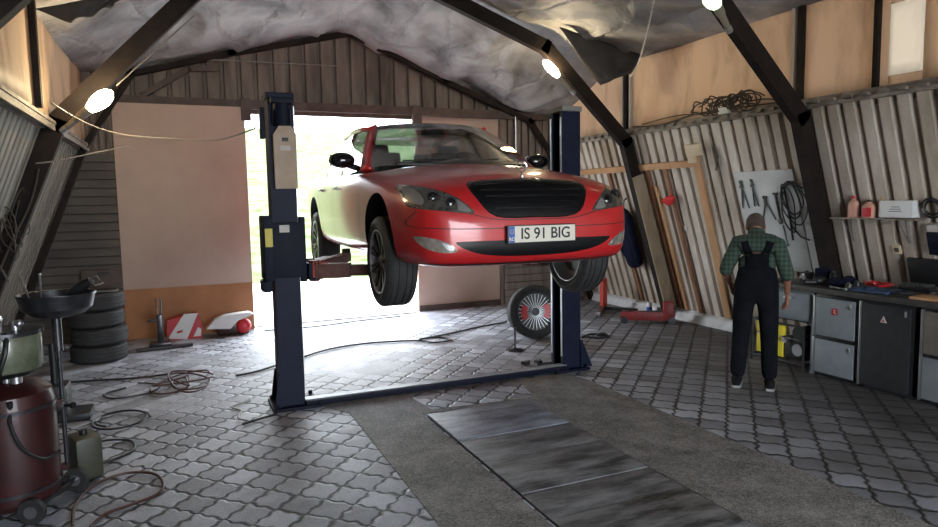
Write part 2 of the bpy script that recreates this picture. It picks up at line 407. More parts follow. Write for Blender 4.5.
def spline(P, n=8, closed=False):
    P = [Vector(p) for p in P]; out = []; N = len(P)
    for i in range(N if closed else N-1):
        if closed: a, b, c, d = P[i-1], P[i], P[(i+1) % N], P[(i+2) % N]
        else: a, b, c, d = P[max(i-1, 0)], P[i], P[i+1], P[min(i+2, N-1)]
        for k in range(n):
            t = k/n
            out.append(.5*((2*b)+(c-a)*t+(2*a-5*b+4*c-d)*t*t+(-a+3*b-3*c+d)*t**3))
    out.append(P[0].copy() if closed else P[-1]); return out

# ------------------------------------------------------------------ the hall
Y0, Y1 = -3.0, 9.8
def wallR(z): return 6.6-.32*z
def wallL(z): return -2.05+.38*z
struct('floor', MB().box((2.2, 3.5, -.1), (10.4, 13.4, .2)), 'paver')
struct('trim_40', MB().box((2.238, 1.3, .0), (.94, 7.35, .012)), 'ink')  # black sheet stands in for the shade seen between pit boards
# concrete strips round the pit
g = MB()
g.prism([(1.15, -3), (1.74, -3), (1.75, 5.06), (2.72, 4.95), (2.72, -3), (3.54, -3), (3.54, 5.3), (3.45, 5.6), (1.0, 5.72), (1.22, 5.35)], 'z', -.01, .006)
struct('trim_1', g, 'gravel')
# paved patch left open between pit and crossbar
g = MB(); g.prism([(1.86, 5.12), (2.8, 5.06), (2.92, 5.58), (1.8, 5.62)], 'z', -.01, .009); struct('trim_2', g, 'paver')

def corrugated(fx, y0, y1, z0, z1, sgn, pitch=.17, depth=.07):
    """sheet whose plane is x=fx(z); grooves face the room (sgn = direction out of the room)"""
    prof = []; y = y0
    while y < y1:
        for a, d in ((0, 0), (.60, 0), (.65, 1), (.95, 1)): prof.append((min(y+a*pitch, y1), d*depth))
        y += pitch
    prof.append((y1, 0))
    rows = []
    for z in (z0, z1): rows.append([(fx(z)+sgn*d, yy, z) for yy, d in prof])
    mb = MB(); mb.grid(rows)
    # outer skin so that no daylight leaks through
    mb.grid([[(fx(z)+sgn*(depth+.03), y0, z), (fx(z)+sgn*(depth+.03), y1, z)] for z in (z0, z1)])
    return mb
struct('wall_right', corrugated(wallR, Y0, Y1+.2, .0, 2.62, 1), 'corr', 20)
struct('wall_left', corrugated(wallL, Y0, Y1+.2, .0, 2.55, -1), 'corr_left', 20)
# white-washed curb along the right wall
g = MB(); g.prism([(6.44, -.02), (6.80, -.02), (6.80, .14), (6.56, .14), (6.50, .11)], 'y', 6.25, 9.8); struct('baseboard_right', g, 'white_paint')
# ledges
g = MB(); g.box((5.80, 3.4, 2.66), (.14, 12.8, .05)); g.box((5.74, 3.4, 2.615), (.03, 12.8, .05)); g.box((5.93, 3.4, 2.6), (.2, 12.8, .1))
y = Y0
while y < 9.8:
    g.box((5.705, y, 2.635), (.05, .07, .03)); y += .17
struct('trim_3', g, 'ledge')
g = MB(); g.box((-1.04, 3.4, 2.52), (.12, 12.8, .03)); g.box((-1.0, 3.4, 2.48), (.02, 12.8, .06)); g.box((-1.2, 3.4, 2.50), (.26, 12.8, .06))
struct('trim_4', g, 'ledge')
# clerestory windows of tan sheeting
n = 0
def clere(x, y0, y1, z0, z1, m='panel', bulge=.03):
    global n; n += 1
    rows = []
    for i in range(7):
        z = z0+(z1-z0)*i/6
        rows.append([(x+bulge*sin(pi*j/8)*sin(pi*i/6)*(1 if x > 0 else -1), y0+(y1-y0)*j/8, z) for j in range(9)])
    mb = MB().grid(rows)
    o = mb.build('window_%d' % n, m); md = o.modifiers.new('s', 'SOLIDIFY'); md.thickness = .008
    return tag(o, kind='structure')
for a, b in ((7.79, 9.85), (4.94, 7.79)): clere(5.86, a, b, 2.68, 3.75)
clere(5.86, 4.14, 4.94, 2.68, 3.85)
clere(5.86, 4.04, 4.14, 2.68, 3.85, bulge=0)
clere(5.86, 3.17, 3.74, 2.68, 3.85, bulge=0)
clere(5.86, .37, 3.17, 2.68, 3.85); clere(5.86, -3, .37, 2.68, 3.85)
clere(5.86, 3.74, 4.04, 2.78, 3.40, 'panel_pale', .0); clere(5.86, 3.74, 4.04, 2.68, 2.78, bulge=0); clere(5.86, 3.74, 4.04, 3.40, 3.85, bulge=0)
for a, b in ((6.52, 9.85), (3.67, 6.52), (.57, 3.67), (-3, .57)): clere(-1.04, a, b, 2.53, 3.75)
g = MB()
for y, w in ((7.79, .06), (4.94, .06), (4.14, .045), (3.17, .06), (.37, .06)): g.box((5.83, y, 3.22), (.05, w, 1.1))
for y in (6.52, 3.67, .57): g.box((-1.0, y, 3.13), (.05, .08, 1.12))
struct('trim_5', g, 'frame')
g = MB()
for y in (7.87, 7.70, 5.03): g.box((5.835, y, 3.2), (.04, .035, 1.05))
g.box((-1.0, 6.60, 3.1), (.04, .03, 1.0))
struct('trim_6', g, 'white_post')

# ceiling sheet
def ceil_z(x, y):
    def lin(P):
        for (a, za), (b, zb) in zip(P, P[1:]):
            if x <= b or b == P[-1][0]:
                t = (x-a)/(b-a); return za+(zb-za)*t
    near = lin([(-1.1, 3.42), (.3, 4.12), (2.4, 4.50), (4.45, 3.92), (5.9, 3.62)])
    far = lin([(-1.1, 3.45), (-.34, 3.66), (.77, 3.90), (2.39, 4.27), (3.83, 3.70), (5.4, 3.20), (5.9, 3.12)])
    k = max(0, min(1, (y-7.9)/1.9)); k = k*k*(3-2*k)
    return near+(far-near)*k
from mathutils import noise as mnoise
rows = []
NX, NY = 140, 240
for i in range(NY+1):
    y = Y0+(9.9-Y0)*i/NY; row = []
    for j in range(NX+1):
        x = -1.1+7.0*j/NX
        z = ceil_z(x, y)
        edge = min(1, (x+1.1)/.5, (5.9-x)/.5)
        sagp = abs(sin((y-4.8)/2.9*pi))
        z += -.10*sagp*max(edge, 0)*.8
        z += .10*mnoise.noise(Vector((x*.8, y*.6, 3)))*edge
        z += .05*mnoise.noise(Vector((x*2.3, y*1.5, 9)))*edge
        rg = 1-abs(mnoise.noise(Vector((x*1.3+y*.5, y*.9-x*.3, 1.7))))*2.2
        z -= .07*max(0, rg)**3*edge
        rg = 1-abs(mnoise.noise(Vector((x*2.9-y*.8, y*2.1+x, 5.2))))*2.6
        z -= .016*max(0, rg)**2*edge
        row.append((x, y, z))
    rows.append(row)
o = struct('ceiling', MB().grid(rows), 'sheet', 80)
md = o.modifiers.new('s', 'SOLIDIFY'); md.thickness = .03; md.offset = 1
# steel frames
fn = 6
def frame(y, back=False, yl=None):
    global fn; fn += 1
    mb = MB(); w, d = .10, .17
    pts = [(-1.99, -.0), (-.99, 2.52), (.36, 3.93), (2.4, 4.40), (4.42, 3.68), (5.68, 2.5), (6.47, 0)]
    yy = lambda x: y+((yl-y)*min(1, (2.4-x)/2) if yl is not None and x < 2.4 else 0)
    if back: pts = [(-1.99, 0), (-1.02, 2.5), (-.45, 3.42), (.77, 3.76), (2.39, 4.15), (3.83, 3.56), (5.3, 3.0), (5.68, 2.5), (6.47, 0)]
    for (a, za), (b, zb) in zip(pts, pts[1:]):
        dx, dz = b-a, zb-za; L = hypot(dx, dz); e = .05
        mb.bar((a-dx/L*e, yy(a), max(0, za-dz/L*e)), (b+dx/L*e, yy(b), max(0, zb+dz/L*e)), d if not back else .07, w, up=(0, 1, 0))
    struct('trim_%d' % fn, mb, 'frame')
frame(4.8, yl=4.0); frame(7.6, yl=7.25); frame(2.0); frame(-.8); frame(9.62, True)
# pale lower sleeve bolted on the right leg of the far frame, and edge angle
g = MB(); dv = Vector((.79, 0, -2.5)).normalized()
a = Vector((5.68, 7.49, 2.5))+dv*.48; b = Vector((5.68, 7.49, 2.5))+dv*2.45
g.bar(a+Vector((-.02, 0, 0)), b+Vector((-.02, 0, 0)), .19, .02, up=(0, 1, 0)); fn += 1; struct('trim_%d' % fn, g, 'leg_tan')

# back wall: gable sheeting, header beam, slats, doors
g = MB(); x = -1.3; k = 0
prof = []
while x < 6.3:
    for a, d in ((0, 0), (.70, 0), (.76, 1), (.94, 1)): prof.append((x+a*.22, d*.05))
    x += .22
rows = [[(px, 9.8+pd, 3.1) for px, pd in prof], [(px, 9.8+pd, 4.6) for px, pd in prof]]
g.grid(rows); g.box((2.4, 9.93, 3.9), (8.2, .03, 1.6))
struct('wall_back', g, 'gable', 20)
g = MB(); g.box((2.3, 9.72, 3.10), (6.7, .12, .12)); g.box((2.1, 9.76, 3.015), (2.7, .06, .06)); g.box((.92, 9.66, 3.03), (.13, .08, .30)); g.box((3.38, 9.66, 3.03), (.14, .08, .30))
g.bar((-.35, 9.7, 3.16), (.25, 9.7, 3.55), .07, .1, up=(0, 1, 0)); g.bar((.22, 9.7, 3.54), (.6, 9.7, 3.56), .07, .1, up=(0, 1, 0))
fn += 1; struct('trim_%d' % fn, g, 'beam')
# left infill: horizontal slats below, vertical ribs above
g = MB(); z = 0.0
while z < 2.42:
    g.box((-1.25, 9.78, z+.055), (1.3, .03, .095), (radians(-10), 0, 0)); z += .11
g.box((-1.3, 9.86, 1.2), (1.5, .02, 2.4)); struct('wall_back_left', g, 'slats')
g = MB()
for i in range(9): g.box((-1.35+.085*i, 9.80, 2.72), (.055, .05, .72))
g.box((-1.2, 9.86, 2.72), (1.3, .02, .8)); fn += 1; struct('trim_%d' % fn, g, 'gable')
# right infill: brown ribbed sheeting
g = MB(); i = 0
x = 4.9
while x < 6.9:
    g.box((x, 9.80, 2.0), (.09, .04, 2.2)); x += .13
g.box((5.9, 9.86, 1.6), (2.1, .02, 3.2))
z = 0.02
while z < .9:
    g.box((5.9, 9.79, z+.06), (2.0, .04, .105)); z += .12
struct('wall_back_right', g, 'gable')
# doors
def door(name, x0, x1, z1, y, tilt=0):
    g = MB(); g.box(((x0+x1)/2, y, (z1+.66)/2), (x1-x0, .05, z1-.66), bev=.004)
    g.mi(1).box(((x0+x1)/2, y-.002, .335), (x1-x0, .052, .66), bev=.002)
    return struct(name, g, ['door', 'door_low'])
door('door_1', -.70, .90, 3.06, 9.66)
g = MB(); g.box((4.22, 9.93, 1.53), (1.58, .05, 3.06), bev=.004); g.mi(1).box((4.22, 9.895, .05), (1.58, .04, .08))
struct('door_2', g, ['door', 'beam'])
g = MB(); g.cyl((3.3, 9.6, .03), (5.0, 9.55, .03), .02, n=8); fn += 1
# threshold
g = MB(); g.box((2.1, 9.85, .008), (2.5, .12, .02)); struct('trim_%d' % fn, g, 'apron')
# front gable with an open gate behind the viewer
g = MB(); g.box((-.75, -3.05, 2.3), (2.9, .06, 4.6)); g.box((5.55, -3.05, 2.3), (2.5, .06, 4.6)); g.box((2.5, -3.05, 3.9), (4.2, .06, 1.5))
struct('wall_front', g, 'gable')

# outside
tag(MB().box((3, 12.6, -.08), (26, 5.4, .14)).build('concrete_apron', 'apron'), kind='structure')
g = MB(); rows = []
for i in range(40):
    t = i/39; y = 15+t*60
    rows.append([(x, y, -.1+max(0, (t*60)*.16)+.5*mnoise.noise(Vector((x*.15, y*.1, 0)))*min(1, t*5)+.14*mnoise.noise(Vector((x*.9, y*.7, 0)))) for x in [-60+3*j for j in range(50)]])
g.grid(rows); tag(g.build('grass_slope', 'grass'), kind='structure')
g = MB().box((3, -13, -.08), (40, 20, .14)); tag(g.build('front_yard', 'apron'), kind='structure')

# ------------------------------------------------------------------ conforming patches for the car
def smooth_outline(P, n=4): return [(p.x, p.y) for p in spline([(a, b, 0) for a, b in P], n, True)]
def conform(outline, axis, bvh, off=.004, thick=.012, res=.04, start=None, sm=True, push=None):
    """flat outline projected on the body: axis 'front' -> (x,z) cast along +y; 'left'/'right' -> (y,z); 'top' -> (x,y)"""
    P = smooth_outline(outline) if sm else outline
    bm = bmesh.new()
    vs = [bm.verts.new((a, b, 0)) for a, b in P]
    bm.faces.new(vs)
    bmesh.ops.triangulate(bm, faces=bm.faces[:], ngon_method='EAR_CLIP')
    for _ in range(6):
        le = [e for e in bm.edges if e.calc_length() > res]
        if not le: break
        bmesh.ops.subdivide_edges(bm, edges=le, cuts=1)
        bmesh.ops.triangulate(bm, faces=bm.faces[:])
    last = None; tops = []
    bm.verts.index_update(); bm.verts.ensure_lookup_table()
    for v in bm.verts:
        a, b = v.co.x, v.co.y
        if axis == 'front': o_, d_ = Vector((a, -3, b)), Vector((0, 1, 0))
        elif axis == 'left': o_, d_ = Vector((-3, a, b)), Vector((1, 0, 0))
        elif axis == 'right': o_, d_ = Vector((3, a, b)), Vector((-1, 0, 0))
        else: o_, d_ = Vector((a, b, 3)), Vector((0, 0, -1))
        hit, nrm, _i, _d = bvh.ray_cast(o_, d_)
        if hit is None: hit, nrm = (last if last else (o_+d_*3, -d_))
        last = (hit, nrm)
        tops.append((hit-d_*off, hit+d_*thick))
    N = len(bm.verts)
    mb = MB()
    F = [[v.index for v in f.verts] for f in bm.faces]
    BE = [(e.verts[0].index, e.verts[1].index) for e in bm.edges if len(e.link_faces) == 1]
    bm.free()
    mb.add([t[0] for t in tops]+[t[1] for t in tops], F+[[i+N for i in f][::-1] for f in F]+[[a, b, b+N, a+N] for a, b in BE])
    return mb
def mirror(outline): return [(-a, b) for a, b in outline][::-1]
def evaluated(o):
    dg = bpy.context.evaluated_depsgraph_get(); dg.update()
    return bpy.data.meshes.new_from_object(o.evaluated_get(dg))

# ------------------------------------------------------------------ car (front ground point at local origin, nose towards -y)
CAR = thing('car', 'red saloon car with a black grille raised on the blue lift', 'car', (2.30, 4.08, 1.085), radians(-1.8))
TS = [  # u, w, zb, zs, zt
 (0.00, .50, .36, .46, .50), (.012, .62, .29, .53, .575), (.04, .72, .24, .59, .66), (.09, .79, .21, .645, .745), (.15, .835, .195, .685, .80),
 (.28, .880, .19, .735, .85), (.48, .912, .185, .775, .895), (.75, .930, .18, .815, .935), (1.05, .938, .18, .85, .968), (1.35, .938, .18, .88, .995),
 (1.60, .938, .18, .905, .96), (1.9, .938, .18, .92, .90), (2.4, .938, .18, .93, .88), (3.0, .938, .18, .935, .88), (3.6, .938, .18, .945, .90), (4.0, .938, .18, .955, .98),
 (4.3, .932, .19, .96, 1.045), (4.65, .905, .21, .965, 1.05), (4.9, .87, .25, .93, 1.02), (5.02, .82, .32, .86, .95), (5.07, .74, .40, .76, .82), (5.08, .6, .45, .7, .74)]
def section(u, w, zb, zs, zt):
    H = zs-zb
    tub = 1.62 < u < 4.05
    half = [(0, zb), (.5*w, zb), (.86*w, zb+.01), (.965*w, zb+.10*H+.01), (.985*w, zb+.28*H), (1.0*w, zb+.55*H), (.995*w, zb+.78*H), (.975*w, zb+.93*H), (.925*w, zs+.01),
            (.80*w, zs+.42*(zt-zs) if not tub else zs-.015), (.52*w, zs+.78*(zt-zs)), (.25*w, zs+.95*(zt-zs)), (0, zt)]
    return [(x, u, z) for x, z in half]+[(-x, u, z) for x, z in half[-2:0:-1]]
mb = MB(); mb.loft([section(*t) for t in TS])
tmp = mb.build('tmp', 'red_paint', smooth=180)
md = tmp.modifiers.new('s', 'SUBSURF'); md.levels = 2; md.render_levels = 2
WR, ARCH = .352, .395
AX = (.90, 3.935)
cut = MB()
for sx in (-1, 1):
    for ax in AX:
        cut.cyl((sx*.60, ax, .345), (sx*1.1, ax, .345), ARCH, n=48)
        cut.box((sx*.85, ax, .10), (.5, ARCH*1.96, .42))
cutters = []
for sx in (-1, 1):
    for ax in AX:
        c = MB(); c.cyl((sx*.62, ax, .34), (sx*1.1, ax, .34), ARCH, n=48); c = c.build('cut', 'black'); cutters.append(c)
        c = MB(); c.box((sx*.86, ax, .15), (.48, ARCH*1.9, .34)); c = c.build('cut', 'black'); cutters.append(c)
        c = None
for c in cutters:
    b = tmp.modifiers.new('b', 'BOOLEAN'); b.operation = 'DIFFERENCE'; b.object = c; b.solver = 'EXACT'
me_full = evaluated(tmp)
# surface without wheel cuts for projecting patches
for b in [m for m in tmp.modifiers if m.type == 'BOOLEAN']: tmp.modifiers.remove(b)
me_plain = evaluated(tmp)
bmp = bmesh.new(); bmp.from_mesh(me_plain); BV = BVHTree.FromBMesh(bmp); bmp.free()
for c in cutters: bpy.data.objects.remove(c)
bpy.data.objects.remove(tmp)
bm = bmesh.new(); bm.from_mesh(me_full)
for f in bm.faces: f.smooth = True
for e in bm.edges:
    if len(e.link_faces) == 2 and e.calc_face_angle(0) > radians(40): e.smooth = False
bm.to_mesh(me_full); bm.free(); me_full.name = 'body'
me_full.materials.clear(); me_full.materials.append(M_['red_paint']); me_full.materials.append(M_['black'])
for p in me_full.polygons:
    c = p.center
    inarch = any(hypot(c.y-ax, c.z-.34) < ARCH+.006 and ((abs(p.normal.x) < .6 and abs(c.x) < .925) or abs(c.x) < .7) for ax in AX) and c.z < .76 and c.z > .16
    p.material_index = 1 if (inarch or (1.70 < c.y < 4.25 and abs(c.x) < .76 and c.z > .8)) else 0
body = bpy.data.objects.new('body', me_full); COL.objects.link(body); body.parent = CAR

def cpart(name, mb, mats, parent=None, smooth=35):
    o = mb.build(name, mats, None, smooth); o.parent = parent or CAR; return o
# grille
gr_out = [(-.30, .560), (-.42, .68), (-.445, .765), (-.36, .790), (0, .805), (.36, .790), (.445, .765), (.42, .68), (.30, .560), (0, .548)]
grille = cpart('grille', conform(gr_out, 'front', BV, .010, .03, .03), 'grille')
fr = conform([(a*1.035, .675+(b-.675)*1.09) for a, b in gr_out], 'front', BV, .004, .02, .03)
cpart('grille_surround', fr, 'black_gloss')
sl = MB()
for k in range(5):
    z = .60+.042*k; hw = .30+(z-.56)*.62-.015
    o_ = [(-hw, z), (hw, z), (hw, z+.010), (-hw, z+.010)]
    m2 = conform(o_, 'front', BV, .017, .0, .05, sm=False); sl.add(m2.v, m2.f)
cpart('slats', sl, 'black_gloss', grille)
# hood star ornament
st = MB(); cz = .90; cy = .235
ring = [(0+.040*cos(a), cy, cz+.040*sin(a)) for a in [2*pi*i/24 for i in range(25)]]
st.tube(ring, .0045, 6)
for k in range(3):
    a = pi/2+2*pi*k/3; tip = Vector((.038*cos(a), cy, cz+.038*sin(a))); px = Vector((-sin(a), 0, cos(a)))*.009; c0 = Vector((0, cy, cz))
    st.add([c0+px, c0-px, tip, c0+Vector((0, -.006, 0)), c0+Vector((0, .006, 0))], [[0, 3, 2], [3, 1, 2], [1, 4, 2], [4, 0, 2], [0, 1, 3], [0, 4, 1]])
st.cyl((0, cy, .825), (0, cy, cz-.038), .006, n=8); st.cyl((0, cy, .82), (0, cy, .833), .018, n=12)
cpart('hood_star', st, 'chrome')
# head lamps
hl = [(-.862, .772), (-.868, .66), (-.835, .615), (-.62, .590), (-.465, .575), (-.53, .655), (-.62, .715), (-.74, .762), (-.82, .782)]
hl_pos = {}
for s in (-1, 1):
    O = hl if s < 0 else mirror(hl)
    h = cpart('headlight', conform(O, 'front', BV, .006, .02, .025), 'lens')
    for cx_, cz_, r_ in ((-.62, .648, .046), (-.725, .688, .044)):
        cx2 = cx_ if s < 0 else -cx_
        hit, nr, _, _ = BV.ray_cast(Vector((cx2, -3, cz_)), Vector((0, 1, 0)))
        q = nr.lerp(Vector((0, -1, 0)), .6).normalized(); Mx = Matrix.Translation(hit+q*.004) @ q.to_track_quat('Z', 'Y').to_matrix().to_4x4()
        mbp = MB(); mbp.lathe([(r_, -.004), (r_, .006), (r_*.82, .006), (r_*.78, .0), (r_*.6, -.002)], Mx, 24)
        cpart('projector', mbp, 'alloy', h)
        mbp = MB(); mbp.lathe([(r_*.78, .001), (r_*.55, .009), (0.0001, .013)], Mx, 20); cpart('bulb_lens', mbp, 'black_gloss', h)
    mk = [(-.870, .755), (-.864, .670), (-.80, .640), (-.785, .70), (-.82, .768)]
    cpart('side_marker', conform(mk if s < 0 else mirror(mk), 'front', BV, .010, .01, .03), 'lens_pale', h)
    mk = [(-.58, .600), (-.49, .588), (-.53, .64), (-.575, .672), (-.55, .63)]
    cpart('indicator', conform(mk if s < 0 else mirror(mk), 'front', BV, .010, .01, .02), 'lens_pale', h)
    fo = [(-.845, .425), (-.80, .352), (-.71, .318), (-.60, .318), (-.625, .36), (-.72, .405)]
    f_ = cpart('fog_light', conform(fo if s < 0 else mirror(fo), 'front', BV, .006, .02, .025), 'lens_clear')
    fo2 = [(-.70, .385), (-.665, .337), (-.62, .330), (-.64, .36)]
    cpart('reflector', conform(fo2 if s < 0 else mirror(fo2), 'front', BV, .010, .02, .02), 'silver', f_)
# bumper intake and lip
it = [(-.60, .385), (-.50, .318), (-.3, .280), (0, .270), (.3, .280), (.50, .318), (.60, .385), (.35, .370), (0, .365), (-.35, .370)]
cpart('bumper_intake', conform(it, 'front', BV, .006, .02, .03), 'grille')
lp = [(-.80, .236), (-.4, .226), (0, .224), (.4, .226), (.80, .236), (.78, .223), (0, .206), (-.78, .223)]
cpart('lower_lip', conform(lp, 'front', BV, .012, .03, .05, sm=False), 'black')
# bumper crease lines
for zc in (.50,):
    pass
# plate
pl = MB(); yp = -.030
pl.box((.02, yp, .425), (.535, .016, .125), bev=.004); plate = cpart('number_plate', pl, 'ink')
pl = MB(); pl.box((.02, yp-.009, .425), (.52, .004, .112)); cpart('plate_face', pl, 'plate', plate)
pl = MB(); pl.box((-.217, yp-.0125, .425), (.044, .003, .110)); cpart('country_band', pl, 'plate_blue', plate)
def text(body_, size, loc, parent, m, name='lettering', extr=.001, rot=(pi/2, 0, 0), bold=0.0, sx=1):
    cu = bpy.data.curves.new('t', 'FONT'); cu.body = body_; cu.size = size; cu.align_x = 'CENTER'; cu.align_y = 'CENTER'; cu.extrude = extr; cu.offset = bold
    t = bpy.data.objects.new('t', cu); COL.objects.link(t); me = evaluated(t); bpy.data.objects.remove(t)
    me.materials.clear(); me.materials.append(M_[m])
    o = bpy.data.objects.new(name, me); COL.objects.link(o); o.location = loc; o.rotation_euler = rot; o.scale = (sx, 1, 1); o.parent = parent; return o
text('IS 91 BIG', .108, (.045, yp-.0135, .425), plate, 'ink', bold=.0012, sx=.95)
text('RO', .034, (-.217, yp-.016, .392), plate, 'plate', bold=.0006)
pl = MB()
for k in range(12):
    a = 2*pi*k/12; pl.box((-.217+.013*cos(a), yp-.0145, .445+.013*sin(a)), (.004, .002, .004))
cpart('star_ring', pl, 'yellow', plate)
# hood and bumper seams (thin dark gaps)
def seam(pts, axis, w=.006, n=8):
    P = [(p.x, p.y) for p in spline([(a, b, 0) for a, b in pts], n)]
    L_, R_ = [], []
    for i, p in enumerate(P):
        a = P[max(i-1, 0)]; b = P[min(i+1, len(P)-1)]; dx, dy = b[0]-a[0], b[1]-a[1]; l = hypot(dx, dy) or 1
        L_.append((p[0]-dy/l*w/2, p[1]+dx/l*w/2)); R_.append((p[0]+dy/l*w/2, p[1]-dx/l*w/2))
    rows = []
    for S_ in (L_, R_):
        r = []
        for a, b in S_:
            if axis == 'front': o_, d_ = Vector((a, -3, b)), Vector((0, 1, 0))
            elif axis == 'left': o_, d_ = Vector((-3, a, b)), Vector((1, 0, 0))
            elif axis == 'right': o_, d_ = Vector((3, a, b)), Vector((-1, 0, 0))
            else: o_, d_ = Vector((a, b, 3)), Vector((0, 0, -1))
            hit, *_ = BV.ray_cast(o_, d_); r.append((hit if hit else o_+d_*2.2)-d_*.0015)
        rows.append(r)
    return MB().grid(rows)
sm_ = MB()
for pts, ax in (([(-.50, .575), (-.30, .530), (0, .525), (.30, .530), (.50, .575)], 'front'), ([(-.50, .23), (-.66, .62), (-.74, 1.0), (-.76, 1.38)], 'top'), ([(.50, .23), (.66, .62), (.74, 1.0), (.76, 1.38)], 'top'),
                ([(-.83, .60), (-.87, .50), (-.70, .478), (-.4, .47), (0, .468)], 'front'), ([(.83, .60), (.87, .50), (.70, .478), (.4, .47), (0, .468)], 'front')):
    s_ = seam(pts, ax, .006); sm_.add(s_.v, s_.f)
cpart('panel_gaps', sm_, 'ink')
for side in ('left', 'right'):
    sm_ = MB()
    for pts in ([(1.50, .90), (1.47, .6), (1.50, .32), (1.56, .25)], [(2.70, .93), (2.72, .6), (2.70, .25)], [(3.62, .94), (3.58, .72), (3.45, .55), (3.42, .3)], [(1.56, .25), (2.2, .24), (2.7, .25), (3.42, .26)]):
        s_ = seam(pts, side, .007); sm_.add(s_.v, s_.f)
    cpart('door_gaps', sm_, 'ink')
    sg = -1 if side == 'left' else 1
    for hy in (2.48, 3.35):
        hh = MB(); hit, *_ = BV.ray_cast(Vector((sg*3, hy, .80)), Vector((-sg, 0, 0)))
        hh.box((hit.x+sg*.022, hy, .80), (.018, .20, .026), bev=.008); hh.box((hit.x+sg*.006, hy-.08, .80), (.03, .02, .02)); hh.box((hit.x+sg*.006, hy+.08, .80), (.03, .02, .02))
        cpart('door_handle', hh, 'silver')
    sk = conform([(1.36, .235), (3.46, .235), (3.46, .20), (1.36, .20)], side, BV, .006, .01, .2, sm=False); cpart('sill', sk, 'red_paint')
# greenhouse
GP = [((0, 1.36, 1.00), (0, 2.16, 1.425)), ((.42, 1.40, .99), (.34, 2.18, 1.42)), ((.80, 1.58, .965), (.57, 2.26, 1.395)),
      ((.865, 1.68, .945), (.61, 2.36, 1.38)), ((.85, 2.3, .93), (.63, 2.62, 1.40)), ((.82, 2.74, .93), (.63, 2.84, 1.405)), ((.82, 2.84, .93), (.63, 2.92, 1.405)),
      ((.815, 3.5, .94), (.62, 3.42, 1.39)), ((.79, 3.92, .955), (.60, 3.62, 1.37)), ((.72, 4.18, .98), (.53, 3.78, 1.35)), ((.4, 4.30, 1.03), (.33, 3.85, 1.37)), ((0, 4.34, 1.04), (0, 3.87, 1.375))]
def pane(pairs, nv=8, bulge=.022, inset=0.):
    rows = []
    cen = Vector((0, 2.8, .8))
    for k in range(nv+1):
        t = k/nv; r = []
        for b, tp in pairs:
            p = Vector(b).lerp(Vector(tp), t); out = (p-cen); out.z = .3; out.normalize(); r.append(p+out*bulge*sin(pi*t)-out*inset)
        rows.append(r)
    return MB().grid(rows)
def sol(o, t=.02, off=-1):
    m = o.modifiers.new('s', 'SOLIDIFY'); m.thickness = t; m.offset = off; return o
mx = lambda P: [((-a[0], a[1], a[2]), (-b[0], b[1], b[2])) for a, b in P]
ws = mx(GP[:3])[::-1]+GP[1:3]
ws_s = []
for (b0, t0), (b1, t1) in zip(ws, ws[1:]):
    for k in range(3): ws_s.append((tuple(Vector(b0).lerp(Vector(b1), k/3)), tuple(Vector(t0).lerp(Vector(t1), k/3))))
ws_s.append(ws[-1])
wsg = cpart('windshield', pane(ws_s), 'glass', smooth=80)
cpart('rear_window', pane(GP[9:]+mx(GP[9:11])[::-1]), 'glass', smooth=80)
for f_ in (lambda P: P, mx):
    cpart('side_window', pane(f_(GP[3:6])), 'glass', smooth=80)
    cpart('side_window', pane(f_(GP[6:9])), 'glass', smooth=80)
    sol(cpart('pillar', pane(f_(GP[2:4])), 'red_paint', smooth=80), .04)
    sol(cpart('pillar', pane(f_(GP[5:7])), 'black_gloss', smooth=80), .03)
    sol(cpart('pillar', pane(f_(GP[8:10])), 'red_paint', smooth=80), .04)
    cpart('pillar_trim', pane(f_(GP[8:10]), inset=.05), 'interior', smooth=80); cpart('pillar_trim', pane(f_(GP[2:4]), inset=.05), 'interior', smooth=80)
    rail = MB(); rail.tube([Vector(b[1])+Vector((0, 0, -.006)) for b in f_(GP[2:10])], .024, 8); cpart('roof_rail', rail, 'red_paint')
# roof
tops = [Vector(p[1]) for p in GP]
def rail_at(y):
    if y <= tops[0].y: return None
    for a, b in zip(tops, tops[1:]):
        if a.y <= y <= b.y and a.x > .3: 
            t = (y-a.y)/(b.y-a.y); return a.lerp(b, t)
rows = []
side = tops[2:10]
for p in [tops[0], tops[1]]: pass
L_ = []
front = [Vector((x, 2.16+.3*(abs(x)/.62)**2*.35, 1.425-.03*(abs(x)/.55)**2)) for x in [(-.53+1.06*i/12) for i in range(13)]]
rows.append(front)
for y in (2.36, 2.6, 2.84, 3.1, 3.4, 3.62):
    r = rail_at(y); rows.append([Vector((r.x*k/6, y, r.z+.055*(1-(k/6)**2)*(1 if y > 2.5 else .8))) for k in range(-6, 7)])
rows.append([Vector((x, 3.87-.09*(abs(x)/.53)**2, 1.375-.025*(abs(x)/.53)**2)) for x in [(-.53+1.06*i/12) for i in range(13)]])
sol(cpart('roof', MB().grid(rows), 'black_gloss', smooth=80), .03)
# interior
it = MB(); it.box((0, 1.86, .93), (1.36, .36, .13), bev=.05); it.box((.35, 1.98, 1.0), (.34, .2, .08), bev=.03); dash = cpart('dashboard', it, 'interior')
for sx in (-.42, .36):
    it = MB(); it.box((sx, 2.72, .95), (.46, .16, .46), (radians(-12), 0, 0), bev=.06); it.box((sx, 2.78, 1.20), (.22, .10, .12), (radians(-8), 0, 0), bev=.04); cpart('front_seat', it, 'interior')
it = MB(); it.box((0, 3.62, .98), (1.2, .18, .3), (radians(-15), 0, 0), bev=.06); it.box((-.40, 3.68, 1.13), (.22, .09, .12), bev=.03); it.box((.36, 3.68, 1.17), (.22, .09, .12), bev=.03)
cpart('rear_seat', it, 'interior')
it = MB(); it.lathe([(.165, -.012), (.18, 0), (.165, .012), (.155, 0)], Matrix.Translation((.36, 2.2, 1.0)) @ Euler((radians(65), 0, 0)).to_matrix().to_4x4(), 24, True); cpart('steering_wheel', it, 'interior')
